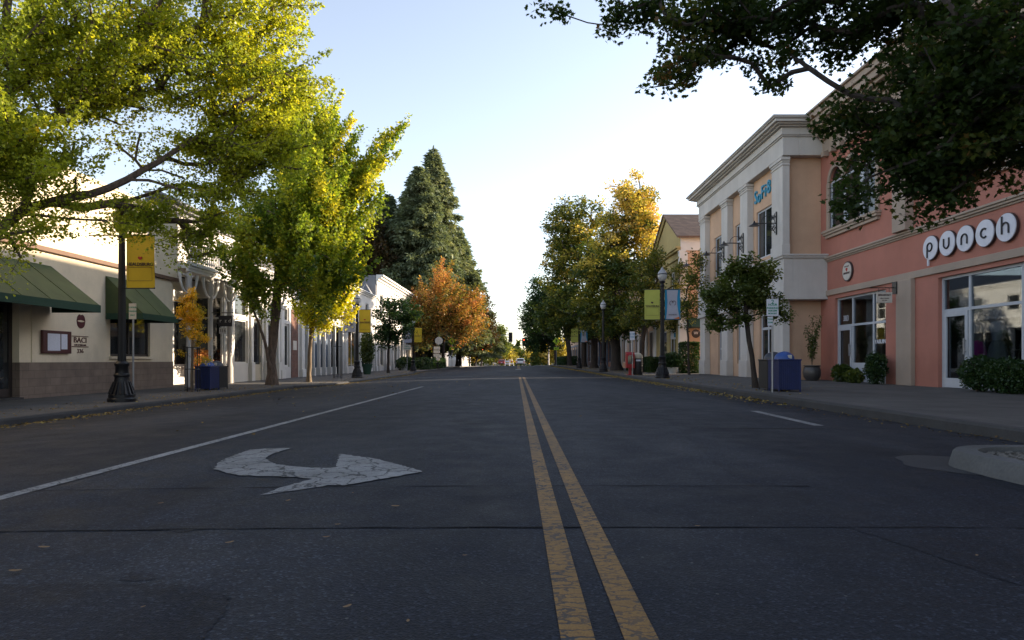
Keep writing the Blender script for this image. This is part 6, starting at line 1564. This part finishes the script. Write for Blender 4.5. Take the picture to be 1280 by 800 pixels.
# ================================================================== vehicles and barriers far off
def car(name, label, x, y, z, paintm, w_=1.85, l_=4.6, h=1.62, facing=1):
    t = thing(name, label, 'car', (x, y, z)); hw = w_/2
    # side profile (y along length, z up), rear at y=0 faces the camera
    low = [(0, .32), (0, .85), (.06, 1.0), (3.3, 1.0), (l_-.15, .86), (l_, .6), (l_, .3)]
    b = MB(); b.extr([(x-hw, y+a, z+c) for a, c in low], (w_, 0, 0))
    cab = [(.10, 1.0), (.28, h-.06), (.7, h), (2.3, h-.02), (3.25, 1.0)]
    n = len(cab); ins = .13
    vs = [(x-hw+.03+ins*(c-1.0)/(h-1), y+a, z+c) for a, c in cab] + [(x+hw-.03-ins*(c-1.0)/(h-1), y+a, z+c) for a, c in cab]
    b.add(vs, [tuple(range(n))[::-1], tuple(range(n, 2*n))] + [(i, i+1, n+i+1, n+i) for i in range(n-1)])
    bo = b.build('body', paintm, t, bevel=.03)
    MB().add([(x-hw+.2, y+.115, z+1.06), (x+hw-.2, y+.115, z+1.06), (x+hw-.26, y+.25, z+h-.14), (x-hw+.26, y+.25, z+h-.14)], [(0, 1, 2, 3)]).build('rear_window', M['glass'], bo)
    for s in (-1, 1):
        MB().add([(x+s*(hw-.025), y+.5, z+1.05), (x+s*(hw-.025), y+2.95, z+1.05), (x+s*(hw-.115), y+2.3, z+h-.12), (x+s*(hw-.115), y+.6, z+h-.12)], [(0, 1, 2, 3)]).build('side_window', M['glass'], bo)
        MB().box(x+s*(hw-.30), x+s*(hw-.02), y-.012, y+.08, z+.72, z+.98).build('tail_light', M['tail'], t, bevel=.01)
        MB().box(x+s*(hw-.02), x+s*(hw+.16), y+2.9, y+3.02, z+1.0, z+1.14).build('mirror', paintm, t, bevel=.02)
        for yy in (.85, l_-.9):
            wx = x+s*(hw-.12); wh = MB().lathe([(.20, -.11), (.32, -.11), (.34, -.08), (.34, .08), (.32, .11), (.20, .11)], (wx, y+yy, z+.34), 20, ax='x').build('wheel', M['rubber'], t, smooth=True)
            MB().lathe([(.20, -.09), (.20, .09)], (wx, y+yy, z+.34), 14, ax='x').build('rim', M['steel'], wh)
    MB().box(x-.9*hw, x+.9*hw, y-.05, y+.02, z+.33, z+.55).build('bumper', M['binblack'], t, bevel=.02)
    MB().box(x-.25, x+.25, y-.018, y-.005, z+.66, z+.78).build('number_plate', M['signwhite'], t)
car('white_car', 'white hatchback driving away in the right lane', PX(650.5, 147), 147, road_z(PX(650.5, 147), 147), M['carwhite'])
car('red_car', 'tiny red car far down the street left of the white barriers', PX(627, 205), 205, road_z(0, 205)+.35, M['carred'])
for k, (px, lb) in enumerate(((634, 'white folding barrier with a sign panel, left of the pair far down the street'), (639.5, 'pointed white and orange barrier, right of the pair far down the street'))):
    y = 175+k; x = PX(px, y); z = road_z(x, y); t = thing('road_barrier', lb, 'barrier', (x, y, z))
    b = MB()
    for s in (-1, 1):
        b.tube([(x+s*.55, y-.3, z), (x+s*(.12 if k else .5), y, z+1.75)], .05, 5).tube([(x+s*.55, y+.3, z), (x+s*(.12 if k else .5), y, z+1.75)], .05, 5)
    b.build('legs', M['signwhite'], t); MB().box(x-.55, x+.55, y-.06, y-.02, z+.95, z+1.35).build('board', M['orange'] if k else M['signwhite'], t)
    MB().box(x-.5, x+.5, y-.1, y-.07, z+.4, z+.65).build('lower_board', M['signwhite'], t)

# ================================================================== fallen leaves
rng = np.random.default_rng(99)
def litter(name, label, n, fx, yr, size, zf, sd, tb=.4, yexp=1.0):
    sg = 1 if sd > 0 else -1; sd = abs(sd)
    y = yr[0]+(yr[1]-yr[0])*rng.random(n)**yexp; x = np.array([fx(v) for v in y]) + sg*np.abs(rng.normal(size=n))*sd
    z = np.array([zf(a, b) for a, b in zip(x, y)])+.012
    o = leaves(name, M['litter'], None, np.stack([x, y, z], 1), size, tb+rng.normal(size=n)*.25, 'kite', rng, 0, 3.0, loc=(float(x.mean()), float(y.mean()), 0))
    tag(o, label, 'leaf litter', kind='stuff')
litter('leaf_litter', 'dry yellow leaves drifted along the right gutter', 6500, lambda y: kerb_r(y)-.02, (13, 100), .06, road_z, -.28, .55, .85)
litter('leaf_litter', 'few brown leaves in the near right gutter behind the island', 260, lambda y: kerb_r(y)-.02, (6, 15), .035, road_z, -.2, .05, 1.0)
litter('leaf_litter', 'dry leaves drifted along the left gutter', 3200, lambda y: kerb_l(y)+.02, (8, 60), .05, road_z, .28, .35, 1.2)
litter('leaf_litter', 'leaves scattered over the right sidewalk by the kerb', 1500, lambda y: kerb_r(y)+.16, (14, 95), .06, lambda x, y: RIGHT_Z+long_z(y)+.01, .9, .45, .8)
litter('leaf_litter', 'leaves scattered over the left sidewalk', 900, lambda y: kerb_l(y)-.2, (9, 60), .05, lambda x, y: LEFT_Z+long_z(y)+.004, -.9, .4)
litter('leaf_litter', 'leaves lying on the road under the left trees', 260, lambda y: -7.6, (8, 60), .05, road_z, 3.2, .4)
descr = iter(['tan dry leaf, second nearest of those on the left half of the road', 'pale green leaf at the lower left, the leftmost on the road', 'small dry leaf left of the turn arrow tip', 'long brown dry leaf right of and below the arrow', 'brown dry leaf just below the tail of the turn arrow', 'tiny leaf midway between the arrow and the lower road seam', 'small pale leaf near the bottom of the turn lane', 'small leaf lying close to the lower road seam', 'dull leaf alone in the left foreground below the arrow tail', 'tiny pale chip of leaf directly under the arrow barb', 'pale scrap of leaf on the lower seam right of the yellow lines', 'small scrap of leaf at the bottom edge of the turn lane', 'scrap of leaf far out in the right foreground', 'white scrap of leaf just left of the double yellow line', 'small scrap of leaf at the very bottom left'])
singles = [(55, 687, .075), (19, 717, .07), (88, 1, 0), (201, 631, .05), (494, 635, .07), (360, 628, .06), (408, 674, .05), (434, 762, .05), (422, 658, .045), (287, 681, .06), (441, 618, .03), (872, 660, .04), (510, 780, .03), (1221, 697, .03), (581, 697, .03), (179, 762, .025)]
for px, py, s in singles:
    if s == 0: continue
    s *= .38
    y = F*EYE/(py-CY); x = PX(px, y); y = F*(EYE-road_z(x, y))/(py-CY); x = PX(px, y)
    a = rng.random()*6.28; zz = road_z(x, y)+.010; cu = rng.uniform(.2, .5)
    mb = MB(); n = 6; ca, sa = math.cos(a), math.sin(a)
    for i in range(n+1):
        u = -1+2*i/n; wv = s*.42*math.sqrt(max(0, 1-u*u))+.0005
        for v in (-1, 0, 1):
            lx, ly = u*s, v*wv; mb.v.append((x+lx*ca-ly*sa, y+lx*sa+ly*ca, zz+cu*s*u*u*.5+abs(v)*wv*.35))
    for i in range(n):
        for j in range(2): q = i*3+j; mb.f.append((q, q+1, q+4, q+3))
    where = 'in front of the turn arrow' if 600 < py < 690 and px < 560 else ('close to the camera on the left' if px < 300 else ('close to the camera in the turn lane' if px < 640 else 'in the right lane'))
    o = mb.build('fallen_leaf', M['litterleaf'] if 'litterleaf' in M else M['doorcream'], None, (x, y, zz), smooth=True)
    tag(o, next(descr), 'leaf', 'single dry leaves on the asphalt')
